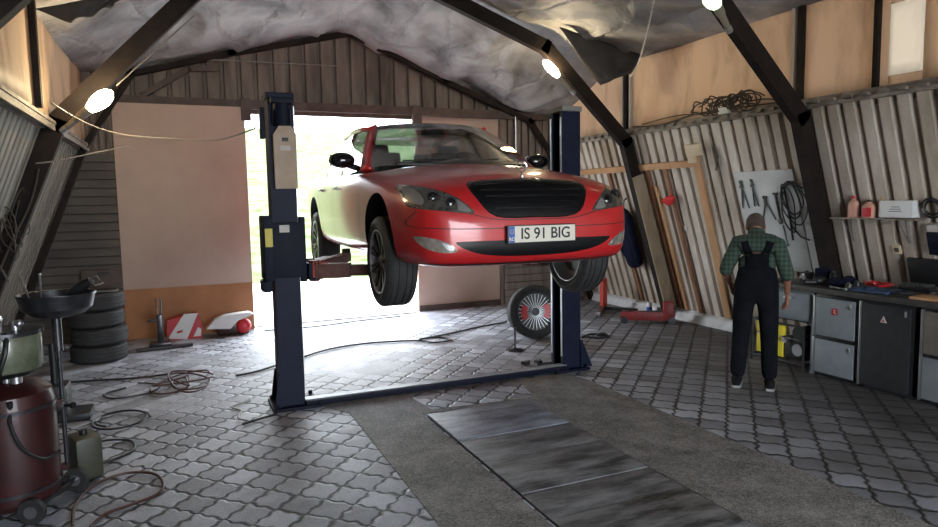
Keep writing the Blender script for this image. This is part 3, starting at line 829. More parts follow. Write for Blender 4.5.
it = MB(); it.box((0, 2.25, 1.33), (.22, .03, .07), bev=.01); cpart('rear_view_mirror', it, 'interior')
# wipers and cowl
wp = MB(); wp.box((0, 1.40, .985), (1.24, .10, .02), (radians(12), 0, 0), bev=.008); cpart('cowl', wp, 'black')
wp = MB(); wp.tube([(-.55, 1.44, 1.012), (-.2, 1.42, 1.02), (.1, 1.47, 1.045)], .008, 6); wp.tube([(.05, 1.42, 1.015), (.35, 1.46, 1.03), (.6, 1.62, 1.045)], .008, 6); cpart('wiper', wp, 'black')
# mirrors: shells coloured black for their backlit shade
for s in (-1, 1):
    m_ = MB(); m_.sph((s*.985, 1.87, 1.04), (.120, .07, .072), 12); m_.mi(1).box((s*.985, 1.935, 1.04), (.19, .012, .11), bev=.004)
    m_.mi(0).tube([(s*.83, 1.86, .965), (s*.90, 1.865, .985), (s*.96, 1.87, 1.01)], .028, 8)
    cpart('side_mirror', m_, ['black_gloss', 'chrome'])
# wheels
def rim_mb(r, w, spokes=10, twin=True):
    """axis +x is the outer face; returns (rim, spokes)"""
    R = Euler((0, pi/2, 0)).to_matrix().to_4x4()
    a = MB(); a.lathe([(r, w*.5), (r*.97, w*.5), (r*.93, w*.36), (r*.90, 0), (r*.93, -w*.4), (r*.98, -w*.5), (r, -w*.5), (r*.95, -w*.3), (r*.93, 0), (r*.96, w*.3)], R, 48, True)
    b = MB()
    b.lathe([(0.0001, w*.40), (.05, w*.39), (.075, w*.30), (.075, w*.1), (0.0001, w*.1)], R, 24)
    for k in range(spokes):
        th = 2*pi*k/spokes
        for d in ((-.09, .09) if twin else (0,)):
            p0 = Vector((w*.34, .06*sin(th), .06*cos(th))); p1 = Vector((w*.43, r*.95*sin(th+d), r*.95*cos(th+d)))
            b.bar(p0, p1, .018, .02, up=(1, 0, 0), bev=.004)
    return a, b
def tyre_mb(r, ri, w):
    R = Euler((0, pi/2, 0)).to_matrix().to_4x4(); t = MB()
    pr = [(ri, w*.40), (ri+.02, w*.47), ((r+ri)/2, w*.51), (r-.025, w*.47), (r-.006, w*.40)]
    tread = []
    for c in (.30, .12, -.06-.06, -.30): tread += [(r, w*(c+.055)), (r-.008, w*(c+.05)), (r-.008, w*(c+.02)), (r, w*(c+.015))]
    pr2 = [(r-.006, -w*.40), (r-.025, -w*.47), ((r+ri)/2, -w*.51), (ri+.02, -w*.47), (ri, -w*.40), (ri+.01, -w*.3), (r-.04, -w*.3), (r-.04, w*.3), (ri+.01, w*.3)]
    t.lathe(pr+tread+pr2, R, 56, True); return t
for s in (-1, 1):
    for ax in AX:
        Mw = Matrix.Translation((-.815 if s < 0 else .855, ax, .20)) @ Euler((0, 0, 0 if s > 0 else pi)).to_matrix().to_4x4()
        t = cpart('wheel', tyre_mb(WR, .245, .245).xf(Mw), 'rubber')
        a, b = rim_mb(.25, .23)
        cpart('rim', a.xf(Mw), 'silver', t); cpart('spokes', b.xf(Mw), 'alloy', t)
        dsk = MB(); dsk.lathe([(0.0001, .0), (.175, .0), (.175, -.03), (0.0001, -.03)], Mw @ Euler((0, pi/2, 0)).to_matrix().to_4x4(), 32)
        cpart('brake_disc', dsk, 'steel_dark', t)
    # suspension arm reaching the hanging wheels
for ax in AX:
    g = MB()
    for s in (-1, 1): g.tube([(s*.74, ax, .20), (s*.45, ax, .27), (s*.2, ax, .26)], .03, 8); g.cyl((s*.66, ax+.03, .25), (s*.60, ax+.03, .55), .045, n=12)
    cpart('suspension', g, 'black')

# ------------------------------------------------------------------ two-post lift
LIFT = thing('car_lift', 'dark blue two-post lift holding up the red car', 'car lift', (2.2, 5.82, 0))
def channel(x0, sgn, y=5.83):
    """C channel opening towards the car; x0 = outer face"""
    d, w, t = .205, .24, .02
    g = MB(); xi = x0+sgn*d
    P = [(x0, y-w/2), (xi, y-w/2), (xi, y-w/2+.05), (xi-sgn*t, y-w/2+.05), (xi-sgn*t, y-w/2+t), (x0+sgn*t, y-w/2+t), (x0+sgn*t, y+w/2-t), (xi-sgn*t, y+w/2-t), (xi-sgn*t, y+w/2-.05), (xi, y+w/2-.05), (xi, y+w/2), (x0, y+w/2)]
    if sgn < 0: P = P[::-1]
    g.prism(P, 'z', .02, 2.62); return g
for x0, s in ((.715, 1), (3.715, -1)):
    col_ = channel(x0, s).build('column', 'blue_paint', LIFT)
    xc = x0+s*.10
    g = MB(); g.box((xc, 5.83, 2.63), (.23, .27, .05), bev=.01); g.build('top_cap', 'blue_paint' if s > 0 else 'lift_grey', col_)
    g = MB(); g.cyl((xc+s*.01, 5.83, .1), (xc+s*.01, 5.83, 2.6), .022, n=12); g.build('lift_screw', 'steel_dark', col_)
    g = MB()
    for yy in (5.735, 5.925): g.box((x0+s*.208, yy, 1.35), (.012, .02, 2.4))
    g.build('slide_rail', 'silver', col_)
    g = MB(); g.box((xc+s*.03, 5.83, .0125), (.40, .40, .025), bev=.004)
    for dx in (-.17, .17):
        for dy in (-.17, .17): g.cyl((xc+s*.03+dx, 5.83+dy, .02), (xc+s*.03+dx, 5.83+dy, .055), .017, n=6)
    g.build('base_plate', 'blue_dark', LIFT)
    for yy in (5.70, 5.96):
        g = MB(); g.prism([(x0-s*(.05 if s > 0 else .13), .02), (x0+s*.01, .02), (x0+s*.01, .30), (x0-s*.01, .30)], 'y', yy-.012, yy+.012); g.build('gusset', 'blue_paint', LIFT)
    for k in (-1, 1): pass
    # carriage wrapped round the column
    g = MB(); g.box((xc-s*.145, 5.80, 1.38), (.08, .30, .54), bev=.015) if s > 0 else None
    g.box((x0+s*.235, 5.83, 1.36), (.05, .30, .55), bev=.01); g.box((xc, 5.675, 1.36), (.27, .03, .46), bev=.006)
    g.box((x0+s*.33, 5.83, 1.17), (.12, .34, .14), bev=.01)
    car_ = g.build('carriage', 'blue_dark', LIFT)
    if s > 0:
        g = MB(); g.box((.672, 5.646, 1.47), (.06, .003, .15)); g.build('yellow_sticker', 'yellow', car_)
        g = MB(); g.box((.80, 5.656, 1.54), (.08, .003, .06)); g.build('white_sticker', 'paper', car_)
        g = MB(); g.box((.65, 5.80, 1.06), (.08, .2, .10), bev=.02); g.cyl((.64, 5.7, 1.10), (.64, 5.7, 1.18), .02, n=8); g.build('lock_box', 'blue_dark', LIFT)
    # swing arms
    for ty, L in ((5.50, 1), (7.0, 1)):
        px, py = x0+s*.33, 5.83+(-.1 if ty < 5.8 else .1)
        tx = 1.62 if s > 0 else 2.98
        g = MB(); g.bar((px, py, 1.17), (tx, ty, 1.17), .11, .09, bev=.008); g.bar((px, py, 1.17), (px+(tx-px)*.5, py+(ty-py)*.5, 1.17), .14, .12, bev=.008)
        g.cyl((px, py, 1.08), (px, py, 1.26), .045, n=14)
        arm = g.build('arm', 'arm', LIFT)
        g = MB(); g.cyl((tx, ty, 1.2), (tx, ty, 1.259), .045, n=16); g.build('support_pad', 'rubber', arm)
        if s > 0:
            g = MB()
            for k in range(5): g.cyl((px-.02+.03*k, py-.07, 1.12-.0), (px-.02+.03*k, py-.07, 1.25), .008, n=6)
            g.build('arm_lock', 'orange_paint', arm)
g = MB(); g.box((2.23, 5.72, .035), (2.62, .13, .05), bev=.008); g.mi(1).box((2.23, 5.735, .062), (2.62, .09, .006))  # front coloured dark and top strip pale, as the light falls
g.build('crossbar', ['blue_dark', 'crossbar'], LIFT)
# cardboard pad strapped on the left column and the motor on top
g = MB(); g.prism([(.745, 1.87), (.925, 1.87), (.925, 2.31), (.89, 2.38), (.79, 2.38), (.745, 2.31)], 'y', 5.655, 5.70); pad = g.build('cardboard_pad', 'pad', LIFT)
g = MB(); g.box((.835, 5.652, 2.27), (.05, .004, .03), bev=.001); g.mi(1).box((.835, 5.65, 2.20), (.08, .003, .04)); g.build('pad_sticker', ['ink', 'paper'], pad)
g = MB(); g.cyl((.82, 5.66, 2.38), (.82, 5.66, 2.56), .070, n=18); g.box((.82, 5.66, 2.58), (.18, .14, .05), bev=.01)
for k in range(8):
    a = 2*pi*k/8; g.box((.82+.072*cos(a), 5.66+.072*sin(a), 2.46), (.008, .008, .14), (0, 0, a))
g.build('motor', 'blue_dark', LIFT)
g = MB(); g.box((.665, 5.70, 2.40), (.04, .08, .25), bev=.01); g.build('switch_box', 'blue_dark', LIFT)

# ------------------------------------------------------------------ pit boards, lying across the pit
def board(y0, y1, lab, x0=1.775, x1=2.70, tone='pitboard', z=.013, rz=0):
    c = ((x0+x1)/2, (y0+y1)/2, z-.009)
    o = MB().box(c, (x1-x0, abs(y1-y0)-.006, .026), (0, 0, rz), bev=.002).build('pit_board', tone)
    return tag(o, lab, 'board', 'boards covering the inspection pit')
board(4.98, 4.31, 'bluish lighter board over the pit, farthest and nearest the lift', tone='pitboard_blue', z=.016)
board(4.31, 3.90, 'grey board over the pit, second from the lift', z=.011)
board(3.895, 3.36, 'grey weathered board over the pit, third from the lift', z=.011)
board(3.36, 3.02, 'dark sunken board over the pit, fourth from the lift', z=.005)
board(3.02, 2.2, 'scuffed board over the pit, nearest the bottom edge', z=.008)

# ------------------------------------------------------------------ workbench along the right wall
def cabinet(y0, y1, m, lab, doors, cat='cabinet', h=.80):
    x0, x1 = 5.56, 6.22
    t = thing('workshop_cabinet', lab, cat, (5.9, (y0+y1)/2, 0))
    g = MB(); g.box(((x0+x1)/2+.01, (y0+y1)/2, .03+h/2-.015), (x1-x0-.02, y1-y0-.01, h-.03), bev=.006); g.box(((x0+x1)/2+.03, (y0+y1)/2, .02), (x1-x0-.08, y1-y0-.03, .04))
    g.build('body', m[0], t)
    for a, b in doors:
        d = MB().box((x0+.002, (y0+y1)/2, (a+b)/2), (.02, y1-y0-.05, b-a), bev=.004).build('door', m[1], t)
        MB().box((x0-.004, y1-.012, (a+b)/2), (.016, .020, b-a+.03), bev=.002).build('hinge_rail', 'silver', d)
        h_ = MB(); h_.box((x0-.014, y0+.06, b-.05), (.018, .012, .05), bev=.003); h_.build('handle', 'silver', d)
    return t
c1 = cabinet(4.03, 4.48, ('steel_dark', 'cab_grey'), 'grey two-door cabinet with a red square sticker', [(.41, .77), (.05, .37)])
g = MB(); g.box((5.547, 4.25, .655), (.003, .055, .06)); st1 = g.build('red_sticker', 'red_plastic', c1)
g = MB(); g.tube([(5.544, 4.262, .672), (5.544, 4.24, .668), (5.544, 4.258, .652), (5.544, 4.238, .638)], .003, 5); g.build('squiggle', 'white', st1)
c2 = cabinet(3.53, 4.01, ('cab_black', 'cab_black'), 'black cabinet with a small triangular sticker', [(.05, .78)])
g = MB(); g.prism([(3.75, .63), (3.81, .63), (3.78, .69)], 'x', 5.545, 5.548); s_ = g.build('triangle_sticker', 'paper', c2)
g = MB(); g.prism([(3.768, .638), (3.792, .638), (3.78, .662)], 'x', 5.5425, 5.5448); g.build('triangle_mark', 'red_plastic', s_)
c3 = cabinet(2.95, 3.47, ('steel_dark', 'cab_tan'), 'cabinet with a tan upper door and grey lower door at the right edge', [(.43, .78), (.05, .40)])
[o for o in c3.children if o.name.startswith('door')][1].data.materials[0] = M_['cab_grey']
# open bay with the drawer front beside the man
t = thing('workshop_cabinet', 'grey drawer unit with an open bay below, behind the man', 'cabinet', (5.9, 4.78, 0))
g = MB(); g.box((5.9, 4.78, .65), (.60, .52, .30), bev=.006); g.box((6.19, 4.78, .25), (.03, .52, .5)); g.box((5.9, 4.53, .25), (.6, .02, .5)); g.build('body', 'cab_grey', t)
d = MB().box((5.59, 4.78, .65), (.02, .46, .25), bev=.004).build('drawer', 'cab_grey', t); MB().box((5.572, 4.78, .72), (.016, .12, .014), bev=.003).build('handle', 'silver', d)
# worktop
tag(MB().box((5.88, 4.0, .835), (.70, 2.12, .05), bev=.006).build('worktop', 'bench_top'), 'dark oily worktop running over the cabinets', 'worktop')
TOP = .86
# yellow and black machine in the bay
t = thing('portable_compressor', 'yellow and black machine in the open bay behind the man', 'machine', (5.7, 4.76, 0))
for z_, h_ in ((.37, .12), (.19, .20)): MB().box((5.62, 5.03, z_), (.05, .34, h_), bev=.012).build('yellow_panel', 'yellow_plastic', t)
g = MB()
for x in (5.58, 5.86):
    for y in (4.60, 5.24): g.tube([(x, y, 0.0), (x, y, .46)], .012, 8)
for z in (.06, .44):
    g.tube([(5.58, 4.60, z), (5.58, 5.24, z)], .012, 8); g.tube([(5.86, 4.60, z), (5.86, 5.24, z)], .012, 8); g.tube([(5.58, 4.60, z), (5.86, 4.60, z)], .012, 8); g.tube([(5.58, 5.24, z), (5.86, 5.24, z)], .012, 8)
g.build('tube_frame', 'steel_dark', t)
g = MB(); g.box((5.72, 4.76, .20), (.22, .28, .22), bev=.03); g.build('engine_block', 'black', t)
g = MB(); g.cyl((5.62, 4.70, .36), (5.80, 4.70, .36), .07, n=18); g.build('tank', 'black', t)
g = MB(); g.cyl((5.60, 4.68, .20), (5.585, 4.68, .20), .06, n=18); g.build('pulley', 'silver', t)
g = MB(); g.cyl((5.585, 4.82, .28), (5.56, 4.82, .28), .025, n=12); g.build('gauge', 'silver', t)
# things on the worktop
def bench(name, lab, cat, mb, m, group=None): return tag(mb.build(name, m), lab, cat, group)
g = MB(); g.tube(spline([(5.66, 4.93, TOP+.01), (5.70, 4.93, TOP+.08), (5.66, 4.88, TOP+.13), (5.61, 4.86, TOP+.10)]), .026, 8); g.box((5.66, 4.93, TOP+.02), (.09, .09, .04), bev=.01)
bench('drill', 'black hand tool standing at the end of the worktop by the man', 'tool', g, 'black')
g = MB(); g.lathe([(.0001, 0), (.035, 0), (.035, .05), (.02, .07), (.02, .09), (.0001, .09)], Matrix.Translation((5.78, 4.80, TOP))); bench('oil_can', 'small dull metal can standing between the dark tools on the worktop', 'can', g, 'silver')
g = MB(); g.lathe([(.0001, 0), (.05, 0), (.05, .045), (.03, .05), (.0001, .05)], Matrix.Translation((5.72, 4.70, TOP))); bench('bearing', 'round dark hub lying on the worktop behind the man', 'machine part', g, 'steel_dark')
g = MB(); g.sph((5.80, 4.42, TOP+.042), (.10, .09, .04), 8); g.sph((5.86, 4.35, TOP+.055), (.07, .06, .05), 8); g.sph((5.76, 4.34, TOP+.037), (.05, .06, .035), 8); bench('rag', 'dark crumpled rag above the red square sticker', 'rag', g, 'navy')
g = MB(); rows = []
for i in range(13):
    rows.append([(5.60+.30*i/12, 3.80+.36*j/14, TOP+.012+.03*abs(mnoise.noise(Vector((i*.5, j*.45, 2))))) for j in range(15)])
g.grid(rows); o = bench('cloth', 'blue cloth spread on the worktop over the black cabinet', 'cloth', g, 'blue_cloth'); md = o.modifiers.new('s', 'SOLIDIFY'); md.thickness = .008; md.offset = -1
P = [(5.92, 4.02+.02*k, 0) for k in range(1)]
g = MB(); pts = [(6.02+.07*cos(a*1.0)+.02*sin(3*a), 4.16+.12*sin(a)+.02*cos(2.3*a), TOP+.022+.012*(1+sin(1.7*a))) for a in [i*.35 for i in range(46)]]
g.tube(pts, .008, 6); bench('jumper_cable', 'red cable tangled on the worktop behind the blue cloth', 'cable', g, 'red_plastic')
g = MB(); pts = [(5.68+.05*cos(a)+.02*sin(2*a), 3.70+.07*sin(a), TOP+.02+.01*(1+sin(1.3*a))) for a in [i*.35 for i in range(36)]]
g.tube(pts, .007, 6); bench('jumper_cable', 'black cable tangled at the front of the worktop beside the open case', 'cable', g, 'hose')
g = MB(); g.box((5.70, 3.40, TOP+.013), (.22, .40, .024), (0, 0, .1), bev=.004); bench('board', 'pale wooden offcut lying on the worktop near the right edge', 'board', g, 'wood')
t = thing('tool_case', 'open black tool case leaning on the wall above the worktop', 'tool case', (6.12, 3.84, TOP))
g = MB(); g.box((6.08, 3.84, TOP+.027), (.12, .28, .05), bev=.01); g.build('case_base', 'black', t)
g = MB(); g.box((6.17, 3.84, TOP+.17), (.04, .28, .26), (0, radians(-17), 0), bev=.01)
g.build('lid', 'black', t)
g = MB()
for k in range(8):
    for q in range(3): g.cyl((6.05+.035*q, 3.73+.03*k, TOP+.045), (6.05+.035*q, 3.73+.03*k, TOP+.07), .011, n=8)
g.build('sockets', 'tool', t)
for k, (x, y, r, h, m, lab) in enumerate([(5.70, 4.23, .03, .06, 'tool', 'small steel cup standing on the front edge of the worktop, above the grey doors'), (6.0, 4.62, .04, .12, 'black', 'black bottle standing at the back of the worktop under the tool board'), (5.80, 4.22, .035, .07, 'steel_dark', 'short dark tin between the crumpled rag and the red cable')]):
    g = MB(); g.lathe([(.0001, 0), (r, 0), (r, h*.75), (r*.55, h*.85), (r*.55, h), (.0001, h)], Matrix.Translation((x, y, TOP)), 16); bench('container', lab, 'container', g, m)
g = MB(); g.bar((5.60, 4.20, TOP+.012), (5.64, 4.38, TOP+.012), .02, .014, bev=.003); g.cyl((5.60, 4.19, TOP), (5.60, 4.19, TOP+.025), .022, n=12); bench('wrench', 'steel wrench lying on the worktop edge over the grey cabinet', 'wrench', g, 'tool')
g = MB(); g.sph((5.75, 4.58, TOP+.046), (.08, .06, .045), 8); g.cyl((5.68, 4.57, TOP+.03), (5.60, 4.62, TOP+.03), .02, n=10); bench('angle_grinder', 'dark power tool lying on the worktop left of the crumpled rag', 'power tool', g, 'black')

for k, (x, y, dx, dy, dz, rz, m, nm, lab) in enumerate([
    (5.90, 4.85, .12, .10, .09, .3, 'black', 'battery_pack', 'black battery block at the back of the worktop behind the small metal can'),
    (6.02, 4.76, .10, .12, .13, .1, 'navy', 'parts_box', 'dark box against the wall below the white board'),
    (5.92, 4.56, .14, .06, .05, .9, 'tool', 'vise_grip', 'dark steel clamp between the power tool and the black bottle'),
    (5.90, 3.60, .20, .03, .02, .5, 'silver', 'ratchet', 'bright ratchet lying between the blue cloth and the pale offcut'),
    (5.74, 3.24, .14, .10, .06, .2, 'tool', 'parts_tray', 'dark tray lying on the pale offcut at the right edge')]):
    g = MB(); g.box((x, y, TOP+dz/2+.003+(.033 if k == 4 else 0)), (dx, dy, dz), (0, 0, rz), bev=min(dz*.3, .012)); g.cyl((x-dx*.3, y, TOP+dz*.6), (x+dx*.35, y+dy*.3, TOP+dz*.95), min(dz*.3, .02), n=10)
    bench(nm, lab, nm.replace('_', ' '), g, m)

# ------------------------------------------------------------------ wall-mounted board with tools (lies in the plane of the leaning wall)
def onwall(y, z, off=.0): return Vector((wallR(z)-off, y, z))
WN = Vector((-1, 0, -.32)).normalized(); WU = Vector((-.32, 0, 1)).normalized(); WY = Vector((0, 1, 0))
def wallbox(mb, y0, y1, z0, z1, off, th, bev=0.):
    c = onwall((y0+y1)/2, (z0+z1)/2)+WN*(off+th/2+.002)
    R = Matrix((WN, WY, WU)).transposed() if WN.cross(WY).dot(WU) > 0 else Matrix((WN, -WY, WU)).transposed()
    return mb.box(c, (th, y1-y0, (z1-z0)*sqrt(1+.32**2)), R, bev)
t = thing('tool_board', 'white board on the right wall with tools hung on it', 'tool board', onwall(5.45, .95)+Vector((-.02,0,0)))
wallbox(MB(), 5.10, 5.90, .90, 2.02, .0, .02, .003).build('panel', 'board_white', t)
wallbox(MB(), 4.96, 5.085, .90, 1.86, .0, .02, .003).build('side_panel', 'board_white', t)
def W(y, z, o=.03): return onwall(y, z)+WN*o
def grp(nm, lab, cat, mb, m, group='tools hung on the white board'): return tag(mb.build(nm, m), lab, cat, group)
def plier(y, z, L, lab, op=.05):
    g = MB(); g.cyl(W(y, z, .02), W(y, z+.01, .05), .006, n=6)
    g.tube([W(y-op*.3, z), W(y, z-.10*L), W(y+op, z-.50*L)], [.012, .011, .007], 6); g.tube([W(y+op*.3, z), W(y, z-.10*L), W(y-op, z-.50*L)], [.012, .011, .007], 6)
    g.cyl(W(y, z-.1*L, .02), W(y, z-.1*L, .045), .02, n=10); return grp('pliers', lab, 'pliers', g, 'tool')
plier(5.82, 1.92, .62, 'long pliers hung at the left edge of the white board')
plier(5.66, 1.93, .60, 'long pliers hung second from the left on the white board', .03)
plier(5.52, 1.74, .52, 'splayed pliers hung above the man on the white board', .09)
g = MB(); g.tube([W(5.37, 1.76), W(5.37, 1.44)], .012, 8); g.tube([W(5.40, 1.77), W(5.34, 1.77)], .012, 8); g.sph(W(5.37, 1.47), (.02, .03, .04), 8); grp('wrench', 'steel puller tool hung between the pliers and the cable loops', 'wrench', g, 'tool')
g = MB(); g.tube([W(5.35, 1.42), W(5.34, 1.2)], .006, 6); g.sph(W(5.34, 1.2), (.012, .014, .02), 6); grp('wrench', 'thin short rod hung right of the man below the puller', 'wrench', g, 'tool')
g = MB()
for k, (cy_, cz_, ry, rz_) in enumerate([(5.17, 1.70, .10, .20), (5.15, 1.72, .13, .17), (5.12, 1.66, .15, .22), (5.20, 1.62, .08, .26)]):
    g.tube([W(cy_+ry*cos(a)+.012*sin(3*a+k), cz_+rz_*sin(a), .035+.012*k) for a in [2*pi*i/30 for i in range(31)]], .008, 6)
g.tube([W(5.24, 1.85), W(5.24, 1.5), W(5.26, 1.26)], .012, 6); g.tube([W(5.24, 1.42), W(5.15, 1.3), W(5.05, 1.27)], .008, 6)
g.tube([W(5.24, 1.84, .04), W(5.1, 1.90, .05), W(5.0, 1.82, .04)], .011, 6)
g.cyl(W(5.15, 1.88, .0), W(5.15, 1.90, .08), .012, n=8)
grp('air_hose', 'black hose looped on the right half of the white board', 'hose', g, 'hose', None)
# shelf
t = thing('wall_shelf', 'thin wall shelf carrying bottles and a pale box', 'shelf', (6.05, 4.28, 1.50))
g = MB(); g.box((6.04, 4.235, 1.508), (.17, .84, .015), bev=.003); g.build('shelf_board', 'ledge', t)
for y in (4.55, 4.0):
    g = MB(); g.tube([(6.12, y, 1.5), (6.19, y, 1.28)], .007, 6); g.tube([(6.0, y, 1.5), (6.17, y, 1.30)], .005, 6); g.build('bracket', 'silver', t)
def bottle(x, y, r, h, m, cap, lab):
    t = thing('bottle', lab, 'bottle', (x, y, 1.516))
    g = MB(); g.lathe([(.0001, 0), (r, 0), (r, h*.62), (r*.85, h*.72), (r*.38, h*.82), (r*.38, h*.88), (.0001, h*.88)], Matrix.Translation((x, y, 1.516)) @ Matrix.Diagonal((.7, 1, 1, 1)), 20); g.build('bottle_body', m, t)
    g = MB(); g.lathe([(.0001, h*.88), (r*.42, h*.88), (r*.42, h), (.0001, h)], Matrix.Translation((x, y, 1.516)) @ Matrix.Diagonal((.7, 1, 1, 1)), 14); g.build('cap', cap, t); return t
bottle(6.02, 4.45, .055, .21, 'pinkish', 'red_plastic', 'pinkish bottle with a red cap, leftmost on the wall shelf')
b = bottle(6.02, 4.29, .065, .17, 'pinkish', 'black', 'short bottle with a red label on the wall shelf')
g = MB(); g.lathe([(.0665, .02), (.0665, .10)], Matrix.Translation((6.02, 4.29, 1.516)) @ Matrix.Diagonal((.72, 1, 1, 1)), 20); MB().box((5.965, 4.275, 1.57), (.015, .085, .085), bev=.003).build('red_label', 'red_plastic', b)
bottle(6.06, 4.20, .03, .20, 'cream', 'yellow', 'slim cream bottle between the red-labelled bottle and the pale box')
t = thing('speaker_box', 'pale rectangular box on the right half of the wall shelf', 'box', (6.02, 4.0, 1.516))
MB().box((6.04, 4.01, 1.60), (.12, .31, .155), bev=.008).build('box_body', 'white', t)
g = MB()
for k in range(3): g.box((5.978, 4.01, 1.58+.02*k), (.002, .12-.02*k, .006))
g.build('printed_mark', 'tool', t)
tag(MB().tube(spline([(6.04, 3.84, 1.63), (6.05, 3.80, 1.68), (6.07, 3.755, 1.71)]), .005, 6).build('cable', 'hose'), 'thin dark cable curving from the pale box on the shelf', 'cable')
# socket, ring, switch box near right edge
t = thing('wall_socket', 'small beige socket on the ribbed wall under the shelf', 'socket', W(4.12, 1.22, 0)); wallbox(MB(), 4.08, 4.16, 1.18, 1.26, 0, .02, .004).build('socket_plate', 'cream', t); wallbox(MB(), 4.10, 4.14, 1.20, 1.24, .02, .006).build('socket_face', 'tool', t)
g = MB()
for rr in (.06, .085): g.tube([W(3.73+rr*cos(a), 1.62+rr*sin(a), .02+rr*.2) for a in [2*pi*i/24 for i in range(25)]], .010, 6)
tag(g.build('cable_coil', 'hose'), 'round black cable coil at the right edge of the picture', 'cable coil')
t = thing('switch_box', 'dark switch box on the wall at the right edge', 'switch box', W(3.62, 1.1, 0)); wallbox(MB(), 3.5, 3.78, 1.22, 1.42, .01, .08, .006).build('box_body', 'blue_dark', t); wallbox(MB(), 3.5, 3.78, 1.42, 1.48, .01, .06, .004).build('white_cover', 'paper', t)

# ------------------------------------------------------------------ timber on the right wall
t = thing('timber_frame', 'new wooden rail and uprights fixed on the ribbed right wall', 'timber frame', onwall(7.6, .15))
wallbox(MB(), 6.50, 9.0, 2.12, 2.20, .0, .04, .003).build('rail', 'wood', t)
def slant(y0, z0, y1, z1, w, m, nm='upright', off=0.):
    g = MB(); a = W(y0, z0, .02+off); b = W(y1, z1, .02+off); g.bar(a, b, w, .035, up=WN, bev=.003); g.build(nm, m, t)
slant(6.45, 2.34, 6.52, .16, .10, 'wood'); slant(7.05, 2.12, 7.02, .16, .055, 'wood_brown'); slant(7.43, 2.12, 7.42, .16, .055, 'wood_brown'); slant(7.78, 2.0, 7.78, .16, .06, 'wood_brown'); slant(8.30, 2.12, 8.28, .16, .05, 'wood_brown')
slant(7.32, 1.9, 7.30, .16, .05, 'wood', off=.0)
t = thing('junction_box', 'cream box at the top of the wooden upright', 'junction box', W(6.42, 2.3, .05)); wallbox(MB(), 6.28, 6.52, 2.26, 2.40, .045, .05, .005).build('box_body', 'cream', t)
wallbox(MB(), 6.40, 6.52, 2.18, 2.28, .05, .04, .005).build('box_foot', 'cream', t)
g = MB(); c_ = W(7.05, 1.72, .085); g.sph(c_, (.03, .10, .065), 8); g.sph(c_+Vector((0, .10, .0)), (.022, .05, .03), 6); g.sph(c_+Vector((0, -.08, .03)), (.02, .05, .03), 6); g.bar(c_+Vector((0, -.03, .03)), c_+Vector((.0, -.05, .10)), .02, .02)
tag(g.build('red_rag', 'red_cloth'), 'bright red rag pinned on a brown upright of the right wall', 'rag')
# small white label low on upright
tag(wallbox(MB(), 6.92, 6.97, 1.30, 1.36, .003, .012, .002).build('paper_tag', 'paper'), 'small pale tag on the ribbed wall between two brown uprights', 'tag')

# jacket on a hook
t = thing('jacket', 'dark navy jacket hung on the right wall behind the car', 'jacket', W(8.08, .8, .1))
rings = []
for k, (z, wy, wx, dy) in enumerate([(1.62, .05, .04, 0), (1.58, .14, .06, 0), (1.50, .20, .075, .0), (1.35, .20, .085, .01), (1.15, .19, .09, .02), (.95, .20, .095, .03), (.80, .18, .09, .03), (.76, .12, .07, .03)]):
    c_ = W(8.05+dy, z, .13); rings.append([c_+WY*wy*.78*cos(a)*(1+.10*sin(5*a+k))+WN*wx*sin(a) for a in [2*pi*i/22 for i in range(22)]])
g = MB().loft(rings); g.build('jacket_body', 'navy', t, 70)
for s in (-1, 1):
    g = MB(); g.tube([W(8.05+s*.09, 1.56, .15), W(8.05+s*.14, 1.35, .19), W(8.06+s*.15, 1.08, .19), W(8.06+s*.13, .93, .18)], [.04, .048, .042, .034], 10); g.build('sleeve', 'navy', t, 70)
g = MB(); g.tube([W(8.05, 1.61, .12), W(8.05, 1.72, .06), W(8.05, 1.74, .01)], .012, 6); g.build('hook', 'tool', t)

# cable clutter on the ledge
g = MB()
for k in range(12):
    random.seed(k+3); y0 = 5.35+random.random()*1.0; r = .06+random.random()*.07
    g.tube(spline([(5.70-.05*random.random(), y0+r*1.5*cos(a)+.05*random.uniform(-1, 1), 2.765+r*.75*sin(a)+.045*random.uniform(-1, 1)) for a in [i*.8 for i in range(13)]], 4), .008, 5)
g.tube(spline([(5.72, 7.5, 2.70), (5.70, 6.9, 2.66), (5.71, 6.3, 2.72), (5.71, 5.6, 2.71), (5.72, 5.0, 2.69)]), .010, 5)
g.tube(spline([(5.72, 7.3, 2.71), (5.69, 6.6, 2.74), (5.70, 6.0, 2.70), (5.71, 5.4, 2.76), (5.72, 5.05, 2.71)]), .008, 5)
tag(g.build('cable_bundle', 'copper'), 'tangle of dark cables lying on the right ledge', 'cables')
tag(MB().box((5.69, 5.80, 2.70), (.06, .16, .07), bev=.005).build('junction_box', 'white'), 'small white box among the cables on the ledge', 'junction box')
g = MB(); g.tube(spline([(6.0-.02, 6.1, 2.5), (5.86, 6.12, 2.35), (5.88, 6.1, 2.2), (5.90, 6.14, 2.05)]), .012, 5); g.tube(spline([(5.78, 6.14, 2.5), (5.84, 6.1, 2.3), (5.95, 6.05, 1.8), (6.05, 6.08, 1.5)]), .006, 5)
tag(g.build('cable', 'copper'), 'dark cable hanging down the right wall beside the cream box', 'cable')

